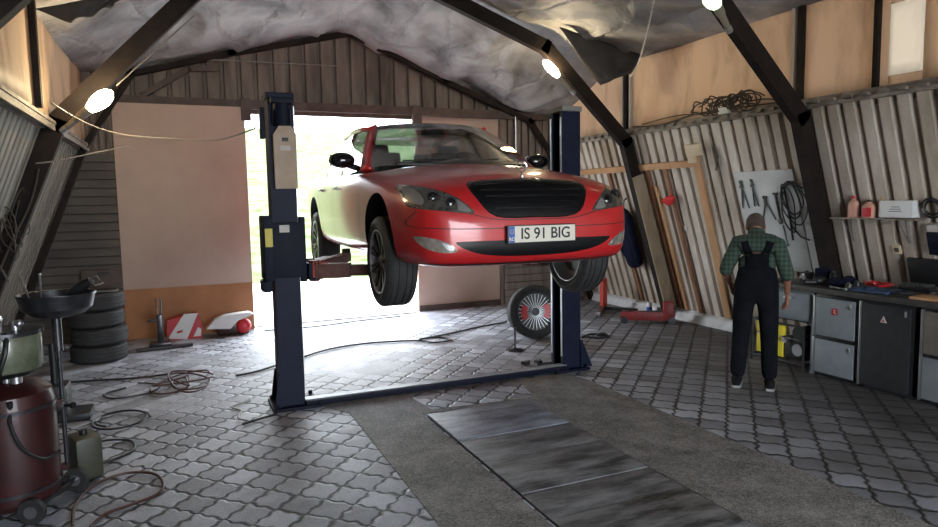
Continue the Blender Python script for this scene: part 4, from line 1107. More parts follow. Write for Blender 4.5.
# ------------------------------------------------------------------ lamps
def lamp(p0, p1, q, lab, m='bulb', r=.06, green=False):
    """glass from p0 to p1, housing arm to q"""
    p0, p1, q = Vector(p0), Vector(p1), Vector(q)
    t = thing('hall_lamp', lab, 'lamp', q)
    pts = [p0.lerp(p1, k/8) for k in range(9)]; rs = [r*v for v in (.25, .7, .92, 1, 1, .95, .85, .7, .5)]
    MB().tube(pts, rs, 16).build('lamp_glass', m, t, 80)
    g = MB(); d = (q-p1); g.tube([p1-d.normalized()*.01, p1+d*.3, p1+d*.5, q], [r*.6, r*.55, .03, .026], 12); g.build('housing', 'lamp_metal', t)
    g = MB(); g.tube([q, q+d.normalized()*.06], .03, 8); g.build('clamp', 'silver', t); return t
lamp((-.485, 6.88, 2.78), (-.685, 6.92, 2.615), (-.875, 7.0, 2.46), 'glowing lamp on the left frame above the beige door', r=.07)
lamp((4.34, 7.50, 3.49), (4.56, 7.50, 3.30), (4.76, 7.52, 3.14), 'glowing lamp on the far right rafter above the lift column', r=.055)
lamp((4.30, 4.62, 3.50), (4.44, 4.64, 3.40), (4.62, 4.70, 3.26), 'greenish lamp on the near rafter at the top edge', m='bulb_green', r=.075)
# conduit along the left rafter
tag(MB().tube([(-.46, 7.06, 2.86), (.25, 7.16, 3.58)], .007, 6).build('conduit', 'hose_white'), 'thin pale conduit running up the left rafter', 'conduit')
tag(MB().tube([(.05, 9.6, 3.60), (.6, 9.6, 3.66), (2.2, 9.6, 3.68)], .009, 6).build('conduit', 'hose_white'), 'thin pale conduit across the gable boards above the door', 'conduit')
tag(MB().tube([(5.03, 9.6, 3.1), (5.03, 9.6, 2.2)], .010, 6).build('conduit', 'silver'), 'thin upright conduit on the brown sheeting right of the far door', 'conduit')
# chain
g = MB(); a = Vector((4.50, 5.54, 3.80)); b = Vector((5.80, 7.66, 3.40)); N_ = 64
for k in range(N_):
    t_ = (k+.5)/N_; c_ = a.lerp(b, t_)-Vector((0, 0, .16*sin(pi*t_))); rot = (b-a).to_track_quat('Z', 'Y').to_matrix() @ Euler((0, 0, pi/2*(k % 2))).to_matrix()
    pts = [c_+rot @ Vector((.010*cos(t), 0, .021*sin(t))) for t in [2*pi*i/8 for i in range(9)]]; g.tube(pts, .0035, 4)
tag(g.build('chain', 'chain'), 'thin pale chain hanging from the ceiling at upper right', 'chain')
# torn sheet hanging at the far right rafter
def flap(pts, lab, m='sheet', th=.012):
    g = MB(); n_ = 10; rows = []
    A, B, C_, D = [Vector(p) for p in pts]
    for i in range(n_+1):
        r = []
        for j in range(n_+1):
            p = A.lerp(B, j/n_).lerp(D.lerp(C_, j/n_), i/n_); p.y += .06*sin(3*j/n_*pi+i*.3)*(i/n_); r.append(p)
        rows.append(r)
    o = g.grid(rows).build('torn_sheet', m, smooth=80); md = o.modifiers.new('s', 'SOLIDIFY'); md.thickness = th
    return tag(o, lab, 'torn sheet')
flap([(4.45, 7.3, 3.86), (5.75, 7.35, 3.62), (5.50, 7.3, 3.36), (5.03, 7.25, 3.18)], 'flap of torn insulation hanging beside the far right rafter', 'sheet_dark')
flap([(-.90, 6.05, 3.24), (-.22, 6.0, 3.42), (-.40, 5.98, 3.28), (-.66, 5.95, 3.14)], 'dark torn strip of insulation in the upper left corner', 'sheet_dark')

# ------------------------------------------------------------------ wires on the left
tag(MB().tube(spline([(-.92, 6.6, 2.62), (-.72, 6.9, 2.50), (-.45, 7.2, 2.43), (.0, 7.0, 2.38), (.35, 6.5, 2.33), (.60, 5.95, 2.37), (.64, 5.80, 2.40)], 8), .007, 6).build('wire', 'hose_white'), 'pale wire sagging from the left ledge to the lift column', 'wire')
tag(MB().tube(spline([(-1.10, 6.8, 2.13), (-.95, 6.9, 2.16), (-.7, 7.2, 2.25), (-.40, 7.6, 2.36)], 8), .006, 6).build('rope', 'hose_white'), 'thin twisted rope stretched across the left corner', 'rope')
g = MB(); random.seed(5)
for k in range(9):
    y0 = 7.0+.25*random.random(); z0 = 1.75-.12*k*random.random()
    g.tube([Vector((wallL(z0+.16*sin(a))+.06+.01*k/3, y0+.10*cos(a+k), z0+.18*sin(a*.9+k*.5))) for a in [i*.45 for i in range(14)]], .006, 5)
g.tube(spline([(-1.13, 7.1, 2.1), (-1.22, 7.15, 1.8), (-1.40, 7.1, 1.4), (-1.55, 7.0, 1.0)]), .010, 6)
tag(g.build('cable_bundle', 'copper'), 'tangle of wires hanging on the left wall', 'cables')
# crate top of ledge at the far left edge


# ------------------------------------------------------------------ tyres stacked at the left door
t = thing('stacked_tyre', 'car tyre at the bottom of the stack by the beige door', 'tyre', (-.91, 8.58, .1), group='tyres in the stack')
tm = tyre_mb(.29, .17, .19).xf(Matrix.Translation((-.91, 8.58, .1)) @ Euler((0, pi/2, 0)).to_matrix().to_4x4())
tm.build('tyre_body', 'rubber', t)
for k, (dx, dy, lab) in enumerate([(.015, -.01, 'car tyre second from the bottom of the stack'), (-.01, .01, 'car tyre third from the bottom of the stack, under the top one'), (.005, 0, 'topmost car tyre of the stack by the beige door')]):
    dup(t, (-.91+dx, 8.58+dy, .1+.1965*(k+1)), .6*k, lab)
g = MB(); g.tube(spline([(-1.10, 8.45, .800), (-.98, 8.45, .803), (-.72, 8.42, .80), (-.68, 8.55, .80), (-.70, 8.68, .80), (-.62, 8.5, .83)]), .009, 6)
tag(g.build('cable', 'hose_white'), 'short pale cable lying on the topmost tyre', 'cable')
t = thing('junction_box', 'dim box fixed on the slatted wall behind the tyres', 'junction box', (-.93, 9.7, .75)); MB().box((-.93, 9.70, .82), (.48, .10, .24), bev=.005).build('box_body', 'beam', t); MB().box((-.92, 9.645, .90), (.14, .01, .03)).build('slot', 'ink', t)

# ------------------------------------------------------------------ wheel standing near the right column
t = thing('standing_wheel', 'black wheel with two red patches on its spokes standing behind the right lift column', 'wheel', (4.06, 7.3, 0))
Mw = Matrix.Translation((4.06, 7.3, .335)) @ Euler((radians(-6), 0, 0)).to_matrix().to_4x4() @ Euler((0, 0, radians(-103))).to_matrix().to_4x4()
tyre_mb(.335, .235, .235).xf(Mw).build('tyre_body', 'rubber', t)
a, b = rim_mb(.24, .22, 24, False)
a.lathe([(.0001, .02), (.225, .02), (.225, .0), (.0001, .0)], Euler((0, pi/2, 0)).to_matrix().to_4x4(), 36); rm = a.xf(Mw).build('rim', 'black', t)
Rz = Euler((0, pi/2, 0)).to_matrix().to_4x4(); sp1 = MB(); sp2 = MB(); sp3 = MB(); hb = MB()
hb.lathe([(0.0001, .08), (.045, .075), (.07, .05), (.07, 0), (.0001, 0)], Rz, 20)
for k in range(28):
    th = 2*pi*k/28; p0 = Vector((.07, .05*sin(th), .05*cos(th))); p1 = Vector((.085, .228*sin(th), .228*cos(th)))
    red = abs(abs(sin(th))-1) < .10
    sp1.bar(p0, p1, .004, .008, up=(1, 0, 0))
    if red: (sp2 if sin(th) > 0 else sp3).bar(p0.lerp(p1, .35), p0.lerp(p1, .8)+Vector((.004, 0, 0)), .032, .014, up=(1, 0, 0))  # thicker red bars at the two sides of the wheel
hb.xf(Mw).build('hub', 'black', rm); sp1.xf(Mw).build('spokes', 'silver', rm); sp2.xf(Mw).build('red_patches', 'red_plastic', rm); sp3.xf(Mw).build('red_patches', 'red_plastic', rm)
# small stand left of the wheel
g = MB(); g.lathe([(.0001, 0), (.09, 0), (.09, .015), (.02, .03), (.012, .05), (.012, .26), (.02, .27), (.0001, .27)], Matrix.Translation((3.5, 6.75, 0)), 20)
tag(g.build('small_stand', 'steel_dark'), 'small dark stand with a round foot left of the standing wheel', 'stand')
for k, (x, y, s_, lab) in enumerate([(3.30, 6.12, .05, 'small dark metal piece on the floor, left of two by the right column'), (3.45, 6.13, .04, 'small dark metal piece on the floor, right of two by the right column')]):
    g = MB(); g.box((x, y, s_*.4), (s_*1.6, s_, s_*.8), (0, 0, .4+k), bev=.008); g.cyl((x-s_, y, s_*.4), (x+s_, y+.02, s_*.5), s_*.35, n=8); tag(g.build('metal_piece', 'tool'), lab, 'metal part')

# ------------------------------------------------------------------ jacks and stands on the right floor
t = thing('trolley_jack', 'long dark red trolley jack lying by the right wall curb', 'trolley jack', (5.93, 7.42, 0), radians(-34))
def LJ(mb, nm, m, par=None):
    o = mb.build(nm, m, t if par is None else par, local=True); return o
g = MB(); g.box((0, .045, .10), (.72, .03, .12), bev=.01); g.box((0, -.045+.0, .10), (.72, .03, .12), bev=.01); g.box((.28, 0, .17), (.14, .16, .26), bev=.02); LJ(g, 'frame', 'jack_red')
for x in (-.32, .32):
    for y in (-.10, .10): g = MB(); g.cyl((x, y-.02, .05), (x, y+.02, .05), .05, n=16); LJ(g, 'wheel', 'steel_dark')
g = MB(); g.bar((.2, 0, .16), (-.28, 0, .13), .05, .04); g.cyl((-.30, 0, .13), (-.30, 0, .17), .05, n=16); LJ(g, 'lift_arm', 'steel_dark')
t2 = thing('spray_can', 'blue and white can standing on the floor behind the red jack', 'can', (6.36, 7.92, 0))
g = MB(); g.lathe([(.0001, 0), (.04, 0), (.04, .17), (.03, .19), (.0001, .19)], Matrix.Translation((6.36, 7.92, 0)), 18); g.build('can_body', 'white', t2)
g = MB(); g.lathe([(.0405, .04), (.0415, .04), (.0415, .12), (.0405, .12)], Matrix.Translation((6.36, 7.92, 0)), 18, True); g.build('label_band', 'plate_blue', t2)
t = thing('engine_stand', 'red post on a dark floor stand right of the lift column', 'stand', (6.05, 8.55, 0))
g = MB(); g.bar((6.02, 8.6, .03), (6.02, 8.6, .50), .08, .08, bev=.006); g.bar((6.02, 8.6, .47), (5.80, 8.55, .52), .05, .05); g.build('post', 'orange_paint', t)
g = MB(); g.bar((5.98, 8.62, .04), (6.32, 8.15, .04), .06, .05); g.bar((6.02, 8.6, .04), (5.62, 8.15, .04), .06, .05); g.build('base', 'steel_dark', t)
g = MB(); g.tube([(5.62, 8.10, .04), (5.57, 8.15, .04)], .04, 12); g.build('wheel', 'silver', t)
g = MB(); g.tube([(5.80, 8.55, .52), (5.60, 8.45, .47), (5.52, 8.4, .38)], .02, 8); g.build('hanging_arm', 'wood', t)
g = MB(); g.tube(spline([(4.55, 6.95, .015), (4.75, 7.05, .02), (4.9, 6.9, .015), (4.7, 6.8, .02), (4.6, 7.0, .02)]), .014, 6); g.sph((4.82, 6.93, .03), (.08, .06, .025), 6)
tag(g.build('dark_rag', 'hose'), 'dark rag and hose piece on the floor right of the lift column', 'rag')

# ------------------------------------------------------------------ things in front of the left door
t = thing('transmission_jack', 'tall narrow dark jack with two bright rods in front of the left door', 'jack', (-.28, 9.05, 0))
g = MB(); g.box((-.28, 9.05, .03), (.26, .20, .05), bev=.01); g.bar((-.28, 9.05, .05), (-.28, 9.05, .40), .07, .09, up=(0, 1, 0), bev=.01); g.build('base', 'steel_dark', t)
for dx in (-.025, .025): MB().cyl((-.28+dx, 9.05, .30), (-.28+dx, 9.05, .60), .011, n=8).build('rod', 'chrome', t)
g = MB(); g.box((-.33, 9.05, .33), (.18, .05, .03), bev=.006); g.build('handle', 'steel_dark', t)
tag(MB().bar((-.55, 8.80, .02), (.08, 8.88, .02), .09, .03, bev=.008).build('metal_strip', 'hose'), 'flat dark strip on the floor in front of the narrow jack', 'strip')
t = thing('safety_box', 'red and white striped box right of the narrow jack', 'box', (0, 9.45, 0))
g = MB(); g.prism([(-.20, .0), (.20, .0), (.22, .12), (.17, .33), (-.20, .27), (-.22, .1)], 'y', 9.35, 9.52); g.build('box_body', 'red_plastic', t)
g = MB(); g.prism([(-.205, .03), (.02, .0), (.17, .335), (-.0, .335)], 'y', 9.335, 9.352); g.build('white_stripe', 'white', t)
MB().prism([(-.10, .09), (-.03, .10), (-.02, .13), (-.09, .12)], 'y', 9.330, 9.334).build('printed_mark', 'red_plastic', t); MB().prism([(.10, .03), (.19, .03), (.20, .12), (.16, .15)], 'y', 9.340, 9.349).build('white_corner', 'white', t)
t = thing('folded_bag', 'low red box with a grey sheet over it beside the left door edge', 'box', (.6, 9.4, 0))
g = MB(); g.box((.60, 9.42, .09), (.42, .2, .18), bev=.05); g.build('box_body', 'tank_red', t)
g = MB(); g.sph((.73, 9.32, .12), (.10, .07, .10), 10); g.build('round_end', 'red_plastic', t)
g = MB(); g.prism([(.26, .12), (.56, .10), (.66, .20), (.86, .27), (.80, .30), (.5, .28), (.38, .24)], 'y', 9.28, 9.46); g.build('cover_sheet', 'white', t)

# ------------------------------------------------------------------ cables and hoses on the floor
def hose(lab, pts, r, m, n=8, closed=False, nm='hose', cat='hose'):
    P = [(p[0], p[1], r+.004+(p[2] if len(p) > 2 else 0)) for p in pts]
    return tag(MB().tube(spline(P, n, closed), r, 6, cap=not closed).build(nm, m), lab, cat)
random.seed(2)
pts = []
for i in range(64):
    a = i*2*pi/13; k = i/64
    pts.append((-.04+(.20+.13*sin(k*19))*cos(a)+.09*sin(k*27), 6.98+(.26+.15*cos(k*13))*sin(a)+.13*cos(k*23), .004+.010*(i//13)))
hose('dark hose coiled in a heap on the pavers left of the lift', pts, .008, 'hose_red', 5)
hose('black hose running behind the left column to the standing wheel', [(.45, 7.02), (.66, 7.1), (1.05, 7.4), (1.57, 7.8), (2.1, 7.9), (2.65, 7.75), (2.8, 7.55), (3.05, 7.6), (2.95, 7.85), (2.7, 7.82), (3.2, 7.98), (3.7, 8.2), (4.2, 8.35)], .012, 'hose')
hose('black cable stretched straight from the coil toward the left wall', [(-.15, 7.42), (-.5, 7.40), (-.9, 7.5), (-1.2, 7.55)], .012, 'hose', nm='cable', cat='cable')
hose('small loop of black hose between the coil and the red tank', [(-.45, 7.2), (-.25, 7.0), (-.35, 6.75), (-.62, 6.7), (-.72, 6.9), (-.55, 7.05)], .009, 'hose')
pts = [(-.52+.22*cos(a)*(1-.12*a/6), 5.98+.26*sin(a)*(1-.1*a/6), .002*a) for a in [i*.55 for i in range(20)]]
hose('thin cable in two loops midway along the left floor', pts, .008, 'hose', 5, nm='cable', cat='cable')
hose('black cable curving out beside the tank pole', [(-.78, 5.35), (-.60, 5.5), (-.42, 5.42), (-.38, 5.2), (-.5, 5.05), (-.65, 4.98)], .009, 'hose', nm='cable', cat='cable')
hose('red-brown cable loop on the floor at the bottom left', [(-.62, 4.08), (-.64, 4.35), (-.58, 4.62), (-.42, 4.75), (-.25, 4.68), (-.18, 4.5), (-.2, 4.32), (-.35, 4.22), (-.48, 4.14), (-.56, 3.9)], .009, 'hose_red', nm='cable', cat='cable')
hose('thin pale cable at the foot of the left column', [(.43, 5.5), (.36, 5.62), (.40, 5.80), (.34, 5.95), (.5, 6.08)], .007, 'hose_white', nm='cable', cat='cable')
hose('dark rod lying beside the left column base', [(.38, 5.42), (.52, 5.50), (.66, 5.56)], .010, 'hose', nm='rod', cat='rod')
hose('thin cable curving across the doorway threshold', [(1.0, 9.4), (1.7, 9.35), (2.4, 9.5), (3.0, 9.55)], .010, 'hose', nm='cable', cat='cable')

# ------------------------------------------------------------------ waste oil drainer, left foreground
t = thing('oil_drainer', 'dark red oil drainer with a clear chamber and a bowl on a pole', 'oil drainer', (-.95, 4.45, 0))
cx_, cy_ = -.955, 4.46
g = MB(); g.lathe([(.0001, .07), (.20, .07), (.235, .11), (.24, .16), (.24, .64), (.225, .71), (.17, .755), (.05, .775), (.0001, .775)], Matrix.Translation((cx_, cy_, 0)), 40); tank = g.build('tank', 'tank_red', t)
for z_ in (.155, .62): MB().lathe([(.242, z_), (.246, z_), (.246, z_+.02), (.242, z_+.02)], Matrix.Translation((cx_, cy_, 0)), 40, True).build('band', 'steel_dark', tank)
g = MB(); g.lathe([(.0001, .84), (.185, .84), (.195, .86), (.195, 1.02), (.188, 1.04), (.0001, 1.04)], Matrix.Translation((cx_, cy_, 0)), 36); ch = g.build('chamber', 'chamber', t)
g = MB(); g.lathe([(.0001, 1.04), (.205, 1.04), (.205, 1.065), (.0001, 1.07)], Matrix.Translation((cx_, cy_, 0)), 36); g.build('chamber_lid', 'steel_dark', ch)
g = MB(); g.lathe([(.0001, .80), (.15, .81), (.19, .84), (.0001, .845)], Matrix.Translation((cx_, cy_, 0)), 36); g.build('chamber_foot', 'black', ch)
g = MB(); g.cyl((cx_+.02, cy_-.05, .74), (cx_+.02, cy_-.05, .85), .022, n=12); g.cyl((cx_+.07, cy_-.08, .77), (cx_+.07, cy_-.08, .82), .03, n=12); g.cyl((cx_-.05, cy_-.08, .76), (cx_-.05, cy_-.08, .83), .02, n=12); g.build('valve', 'silver', t)
g = MB(); g.cyl((cx_+.08, cy_-.05, 1.06), (cx_+.08, cy_-.05, 1.12), .025, n=12); g.cyl((cx_+.02, cy_-.12, 1.06), (cx_+.02, cy_-.12, 1.14), .015, n=10); g.sph((cx_+.11, cy_-.1, 1.11), .022, 8); g.box((cx_-.03, cy_-.1, 1.12), (.14, .04, .03), (0, radians(-25), .3), bev=.008); g.build('fittings', 'silver', ch)
g = MB(); g.tube(spline([(cx_+.06, cy_-.17, 1.07), (cx_+.06, cy_-.215, .98), (cx_+.03, cy_-.215, .88), (cx_+.0, cy_-.16, .80)]), .013, 8); g.build('chamber_hose', 'hose', t)
g = MB(); g.tube(spline([(cx_+.06, cy_-.20, .66), (cx_+.065, cy_-.26, .58), (cx_+.11, cy_-.255, .44), (cx_+.19, cy_-.17, .34), (cx_+.25, cy_-.06, .34)]), .010, 8); g.cyl((cx_+.06, cy_-.2, .62), (cx_+.06, cy_-.225, .70), .016, n=10); g.build('tank_hose', 'hose', t)
g = MB(); g.cyl((-.695, 4.55, .18), (-.695, 4.55, 1.12), .013, n=12); g.cyl((-.695, 4.55, .9), (-.695, 4.55, 1.12), .026, n=12); pole = g.build('pole', 'steel_dark', t)
g = MB(); g.box((-.71, 4.54, .57), (.05, .05, .05), bev=.008); g.cyl((-.70, 4.54, .57), (-.64, 4.51, .57), .010, n=8); g.cyl((-.645, 4.513, .57), (-.63, 4.505, .57), .02, n=8); g.build('clamp_knob', 'black', pole)
for z_ in (.20, .60): MB().box((-.745, 4.53, z_), (.11, .045, .03)).build('pole_bracket', 'tank_red', t)
g = MB(); g.lathe([(.0001, 1.105), (.06, 1.10), (.14, 1.12), (.185, 1.16), (.20, 1.225), (.207, 1.24), (.207, 1.246), (.197, 1.243), (.18, 1.17), (.13, 1.132), (.0001, 1.118)], Matrix.Translation((-.685, 4.56, 0)), 40); bowl = g.build('bowl', 'steel_dark', t)
# axle with two wheels
g = MB(); g.cyl((-.83, 4.22, .08), (-.66, 4.62, .08), .015, n=8); g.bar((-.9, 4.3, .09), (-.8, 4.29, .09), .05, .03); g.bar((-.85, 4.6, .09), (-.70, 4.56, .09), .05, .03); g.build('axle', 'steel_dark', t)
for a, b in (((-.835, 4.205, .075), (-.822, 4.237, .075)), ((-.672, 4.60, .075), (-.658, 4.632, .075))):
    g = MB(); g.tube([a, b], .072, 22); w_ = g.build('wheel', 'rubber', t); g = MB(); a2 = Vector(a)-(Vector(b)-Vector(a))*.15; g.tube([a2, b], .035, 14); g.build('wheel_hub', 'silver', w_)
# things in the bowl
g = MB(); a = Vector((-.62, 4.53, 1.235)); b = Vector((-.49, 4.47, 1.315)); g.tube([a, a.lerp(b, .5), b], [.022, .03, .026], 12); tag(g.build('funnel', 'black'), 'dark round filter leaning out of the drainer bowl', 'filter')
g = MB(); g.tube(spline([(-.49, 4.50, 1.325), (-.46, 4.46, 1.34), (-.45, 4.5, 1.31), (-.43, 4.44, 1.30), (-.47, 4.42, 1.29)]), .004, 5); tag(g.build('wire', 'hose_white'), 'thin pale wire sticking out over the drainer bowl rim', 'wire')
g = MB(); g.cyl((-.76, 4.55, 1.15), (-.76, 4.55, 1.36), .006, n=6); g.sph((-.76, 4.55, 1.36), .009, 6); g.tube(spline([(-.80, 4.5, 1.16), (-.82, 4.48, 1.28), (-.845, 4.48, 1.38)]), .006, 6); tag(g.build('pipe_fitting', 'silver'), 'thin bright rods standing up in the drainer bowl', 'rods')
t = thing('plastic_canister', 'greenish plastic canister on the floor behind the tank pole', 'canister', (-.66, 4.85, 0)); MB().box((-.64, 4.86, .14), (.16, .22, .28), (0, 0, .4), bev=.03).build('canister_body', 'canister', t); MB().cyl((-.64, 4.86, .27), (-.64, 4.86, .31), .025, n=12).build('cap', 'black', t)
g = MB(); g.box((-1.02, 6.4, .14), (.20, .26, .28), bev=.03); g.box((-.92, 6.3, .03), (.34, .30, .06), bev=.01); g.cyl((-1.02, 6.4, .28), (-1.02, 6.4, .62), .03, n=12)
tag(g.build('floor_pump', 'black'), 'dark pump standing on the floor behind the drainer pole', 'pump')

# ------------------------------------------------------------------ the man at the bench
def skinned(nm, V, E, R, mat_, parent, sub=2, M=None):
    me = bpy.data.meshes.new(nm); me.from_pydata([tuple(v) for v in V], E, []); o = bpy.data.objects.new(nm, me); COL.objects.link(o)
    o.modifiers.new('k', 'SKIN').use_smooth_shade = True
    for i, r in enumerate(R):
        sv = me.skin_vertices[0].data[i]; sv.radius = r if isinstance(r, tuple) else (r, r); sv.use_root = (i == 0)
    s_ = o.modifiers.new('s', 'SUBSURF'); s_.levels = sub; s_.render_levels = sub
    m2 = evaluated(o); bpy.data.objects.remove(o)
    g = MB(); g.add([v.co for v in m2.vertices], [list(p.vertices) for p in m2.polygons]); return g
MAN = thing('person', 'person in a green plaid shirt and dark bib overalls, back turned, at the workbench', 'person', (4.775, 4.45, 0), radians(-47))
# joints: x right, y forward, z up
J = dict(pel=(0, 0, .93), sp=(0, .03, 1.07), ch=(0, .08, 1.21), ub=(0, .13, 1.32), nk=(-.01, .19, 1.385), hd0=(-.02, .24, 1.42),
         lh=(-.095, 0, .88), lk=(-.13, .05, .50), la=(-.15, -.02, .10), rh=(.095, 0, .88), rk=(.12, .04, .50), ra=(.13, -.04, .10),
         ls=(-.165, .12, 1.30), le=(-.27, .07, 1.06), lw=(-.22, .22, .90), rs=(.17, .10, 1.285), re=(.255, .06, 1.03), rw=(.26, .18, .83),
         lf=(-.17, .14, .035), rf=(.15, .12, .035))
names = list(J); V = [J[k] for k in names]; ix = {k: i for i, k in enumerate(names)}
E_ = [(ix[a], ix[b]) for a, b in (('pel', 'sp'), ('sp', 'ch'), ('ch', 'ub'), ('ub', 'nk'), ('nk', 'hd0'), ('pel', 'lh'), ('lh', 'lk'), ('lk', 'la'), ('la', 'lf'), ('pel', 'rh'), ('rh', 'rk'), ('rk', 'ra'), ('ra', 'rf'), ('ub', 'ls'), ('ls', 'le'), ('le', 'lw'), ('ub', 'rs'), ('rs', 're'), ('re', 'rw'))]
R_ = dict(pel=.12, sp=.085, ch=.075, ub=.06, nk=.058, hd0=.056, lh=.085, lk=.055, la=.036, rh=.085, rk=.055, ra=.036, ls=.045, le=.038, lw=.026, rs=.045, re=.038, rw=.026, lf=.03, rf=.03)
body_ = skinned('body', V, E_, [R_[k] for k in names], 'skin', MAN)
# head, ears, nose added to the same surface
HM = Matrix.Translation((-.02, .285, 1.455)) @ Euler((radians(-42), 0, radians(8))).to_matrix().to_4x4()
hd = MB()
rings = []
for z, rx, ry, oy in [(-.125, .035, .045, .03), (-.10, .052, .065, .025), (-.06, .065, .085, .012), (-.02, .073, .096, .0), (.02, .077, .100, -.004), (.06, .074, .096, -.008), (.095, .056, .074, -.008), (.115, .028, .04, -.008), (.12, .004, .005, -.008)]:
    rings.append([(rx*cos(a), oy+ry*sin(a), z) for a in [2*pi*i/24 for i in range(24)]])
hd.loft(rings); hd.sph((0, .112, -.01), (.014, .02, .026), 8)
for s in (-1, 1):
    hd.sph((s*.078, -.002, -.005), (.012, .022, .034), 8); hd.sph((s*.030, .088, .012), (.014, .010, .008), 8)
hd.box((0, .092, -.058), (.045, .012, .010), bev=.004); hd.xf(HM)
body_.add(hd.v, hd.f)
# hands with five fingers each
def hand(wr, d, up, side):
    """wr wrist, d direction of the hand, up = back of the hand, side=+1 thumb towards +side"""
    wr, d, up = Vector(wr), Vector(d).normalized(), Vector(up).normalized(); sx = d.cross(up).normalized()*side; g = MB()
    palm = []
    for t_, w_, h_ in ((-.01, .024, .018), (.02, .034, .017), (.06, .042, .016), (.09, .041, .013), (.098, .036, .009)):
        palm.append([wr+d*t_+sx*w_*cos(a)+up*h_*sin(a) for a in [2*pi*i/14 for i in range(14)]])
    g.loft(palm)
    for k, (o_, L, r) in enumerate([(.030, .072, .0092), (.010, .080, .0095), (-.010, .074, .009), (-.029, .058, .008)]):
        p0 = wr+d*.085+sx*o_; dn = (d-up*.35).normalized(); d2 = (d-up*1.1).normalized(); p1 = p0+dn*L*.45; p2 = p1+d2*L*.32; p3 = p2+(d2-up*.5).normalized()*L*.28
        g.tube([p0-d*.02, p0, p1, p2, p3], [r, r*1.05, r, r*.92, r*.6], 8)
    p0 = wr+d*.025+sx*.030; p1 = p0+(d*.5+sx*.6-up*.25).normalized()*.04; p2 = p1+(d-up*.35).normalized()*.03; p3 = p2+(d-up*.5-sx*.2).normalized()*.022
    g.tube([p0-sx*.012, p0, p1, p2, p3], [.012, .0125, .011, .010, .006], 8); return g
for w_, e_, s in ((J['lw'], J['le'], -1), (J['rw'], J['re'], 1)):
    d = Vector(w_)-Vector(e_); h = hand(w_, d, (s*.9, .1, .3), 1 if s < 0 else 1); body_.add(h.v, h.f)
body_.build('body', 'skin', MAN, 80, local=True)
def shell(nm, keys, edges, rad, m, extra=None):
    V = [J[k] if isinstance(k, str) else k for k in keys]
    g = skinned(nm, V, edges, rad, m, MAN)
    if extra: g.add(extra.v, extra.f)
    return g.build(nm, m, MAN, 80, local=True)
def mid_(a, b, t): return tuple(Vector(J[a]).lerp(Vector(J[b]), t))
# shirt: torso and sleeves rolled to the elbow
shell('shirt', [mid_('pel', 'sp', .5), 'sp', 'ch', 'ub', mid_('ub', 'nk', .6), 'ls', mid_('ls', 'le', .55), mid_('ls', 'le', 1.0), mid_('le', 'lw', .25), 'rs', mid_('rs', 're', .55), mid_('rs', 're', 1.0), mid_('re', 'rw', .25)],
      [(0, 1), (1, 2), (2, 3), (3, 4), (3, 5), (5, 6), (6, 7), (7, 8), (3, 9), (9, 10), (10, 11), (11, 12)],
      [(.165, .135), (.17, .14), (.185, .145), (.15, .12), .078, .088, .074, .068, .058, .088, .074, .068, .058], 'plaid')
g = MB(); nk = Vector(J['nk']); g.lathe([(.066, -.03), (.080, -.03), (.076, .028), (.062, .03)], Matrix.Translation(nk) @ Euler((radians(-38), 0, 0)).to_matrix().to_4x4(), 20, True); g.build('collar', 'plaid', MAN, 60, local=True)
# overalls: legs, seat and bib back
shell('overalls', [(0, -.005, .94), mid_('pel', 'sp', .8), (0, .05, 1.14), (-.10, 0, .86), (-.12, .04, .50), (-.148, -.018, .06), (.10, 0, .86), (.115, .03, .50), (.128, -.035, .06)],
      [(0, 1), (1, 2), (0, 3), (3, 4), (4, 5), (0, 6), (6, 7), (7, 8)],
      [(.170, .150), (.172, .150), (.174, .150), .112, .082, .072, .112, .082, .072], 'overall')
shirt_o = [o for o in MAN.children if o.name.startswith('shirt')][0]
bm_ = bmesh.new(); bm_.from_mesh(shirt_o.data); SBV = BVHTree.FromBMesh(bm_); bm_.free()
def strap(path, w):
    P = [p for p in spline([(a, b, 0) for a, b in path], 6)]; rows = []
    for i, p in enumerate(P):
        t_ = (P[min(i+1, len(P)-1)]-P[max(i-1, 0)]).normalized(); nrm = Vector((-t_.y, t_.x, 0)); r = []
        for k in range(-2, 3):
            q = p+nrm*w*k/4; hit, nn, _, _ = SBV.ray_cast(Vector((q.x, -2, q.y)), Vector((0, 1, 0)))
            if hit is None: hit, nn = (last_h, last_n)
            else: last_h, last_n = hit, nn
            r.append(hit-Vector((0, .008, 0))+nn*.002)
        rows.append(r)
    g = MB().grid(rows); o = g.build('strap', 'overall', MAN, 80, local=True); md = o.modifiers.new('s', 'SOLIDIFY'); md.thickness = .006; md.offset = -1; return o
bib = strap([(0, 1.02), (0, 1.10), (0, 1.17), (0, 1.225)], .20); bib.name = 'bib_back'
for s in (-1, 1):
    strap([(s*.045, 1.08), (s*.055, 1.18), (s*.09, 1.27), (s*.11, 1.335)], .066)
    g = MB(); fx_ = s*.15; f0 = Vector(J['la'] if s < 0 else J['ra']); 
    rings = []
    for y_, w_, h_ in ((-.10, .030, .05), (-.07, .042, .085), (-.0, .044, .095), (.06, .048, .07), (.12, .050, .055), (.16, .038, .045), (.178, .012, .03)):
        rings.append([Vector((f0.x+w_*cos(a), f0.y+y_, max(.012, h_*.5+h_*.5*sin(a)+.006))) for a in [2*pi*i/16 for i in range(16)]])
    g.loft(rings); sh = g.build('shoe', 'shoe', MAN, 60, local=True)
    g = MB(); P = [(f0.x+dx_, f0.y+dy_) for dx_, dy_ in ((-.03, -.105), (.03, -.105), (.045, -.05), (.048, .06), (.052, .12), (.035, .17), (0, .186), (-.035, .17), (-.052, .12), (-.048, .06), (-.045, -.05))]
    g.prism(P, 'z', 0, .022); g.build('sole', 'sole', sh, 60, local=True)
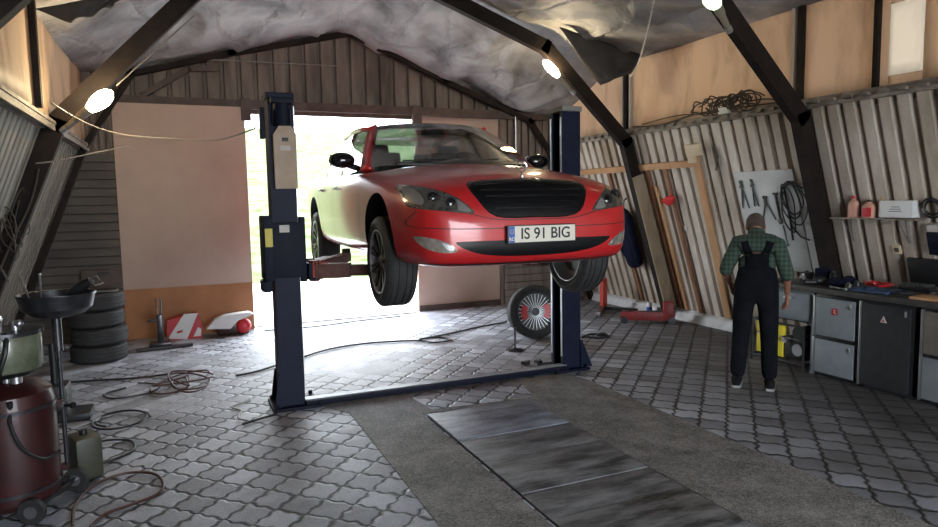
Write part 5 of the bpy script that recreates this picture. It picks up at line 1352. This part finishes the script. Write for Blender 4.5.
# hair: cap over the back and top of the skull
hr = MB(); rings = []
for z, rx, ry, oy in [(-.055, .068, .070, -.028), (-.02, .077, .082, -.020), (.02, .082, .088, -.018), (.06, .080, .092, -.014), (.095, .063, .078, -.010), (.122, .03, .042, -.010), (.127, .004, .005, -.01)]:
    rings.append([(rx*cos(a), oy+ry*sin(a), z) for a in [2*pi*i/24 for i in range(24)]])
hr.loft(rings); hr.xf(HM); hr.build('hair', 'hair', MAN, 80, local=True)



# ------------------------------------------------------------------ light, sky, camera
w = bpy.data.worlds.new('sky'); SC.world = w; w.use_nodes = True
bg = w.node_tree.nodes['Background']; bg.inputs[0].default_value = (.86, .93, 1, 1); bg.inputs[1].default_value = 5.0
sun = bpy.data.lights.new('sun', 'SUN'); sun.energy = 4; sun.angle = radians(2); sun.color = (1, .95, .86)
so = bpy.data.objects.new('sun', sun); COL.objects.link(so); so.rotation_euler = (radians(38), radians(8), radians(-25))
def portal(loc, rot, sx, sy):
    l = bpy.data.lights.new('portal', 'AREA'); l.shape = 'RECTANGLE'; l.size = sx; l.size_y = sy; l.cycles.is_portal = True
    o = bpy.data.objects.new('portal', l); COL.objects.link(o); o.location = loc; o.rotation_euler = rot
portal((2.12, 9.86, 1.5), (-pi/2, 0, 0), 2.5, 3.0)
portal((2.5, -3.02, 1.55), (pi/2, 0, 0), 3.6, 3.1)
cam = bpy.data.cameras.new('camera'); co = bpy.data.objects.new('camera', cam); COL.objects.link(co); SC.camera = co
cam.sensor_width = 36; cam.lens = 36*665/938; cam.clip_start = .05; cam.clip_end = 300
ya, pi_, ro = radians(23.5), radians(5.45), radians(1.0)
fw = Vector((sin(ya)*cos(pi_), cos(ya)*cos(pi_), -sin(pi_))); r_ = Vector((cos(ya), -sin(ya), 0)); u_ = r_.cross(fw)
r2 = r_*cos(ro)-u_*sin(ro); u2 = u_*cos(ro)+r_*sin(ro)
co.matrix_world = Matrix.Translation((0, 0, 1.75)) @ Matrix((r2, u2, -fw)).transposed().to_4x4()
SC.view_settings.view_transform = 'Standard'; SC.view_settings.look = 'None'; SC.view_settings.exposure = 1.6; SC.view_settings.gamma = 1
SC.view_settings.use_curve_mapping = False
SC.cycles.use_denoising = True; SC.cycles.max_bounces = 8; SC.cycles.diffuse_bounces = 5; SC.cycles.transparent_max_bounces = 12; SC.cycles.sample_clamp_indirect = 8
SC.cycles.caustics_reflective = False; SC.cycles.caustics_refractive = False
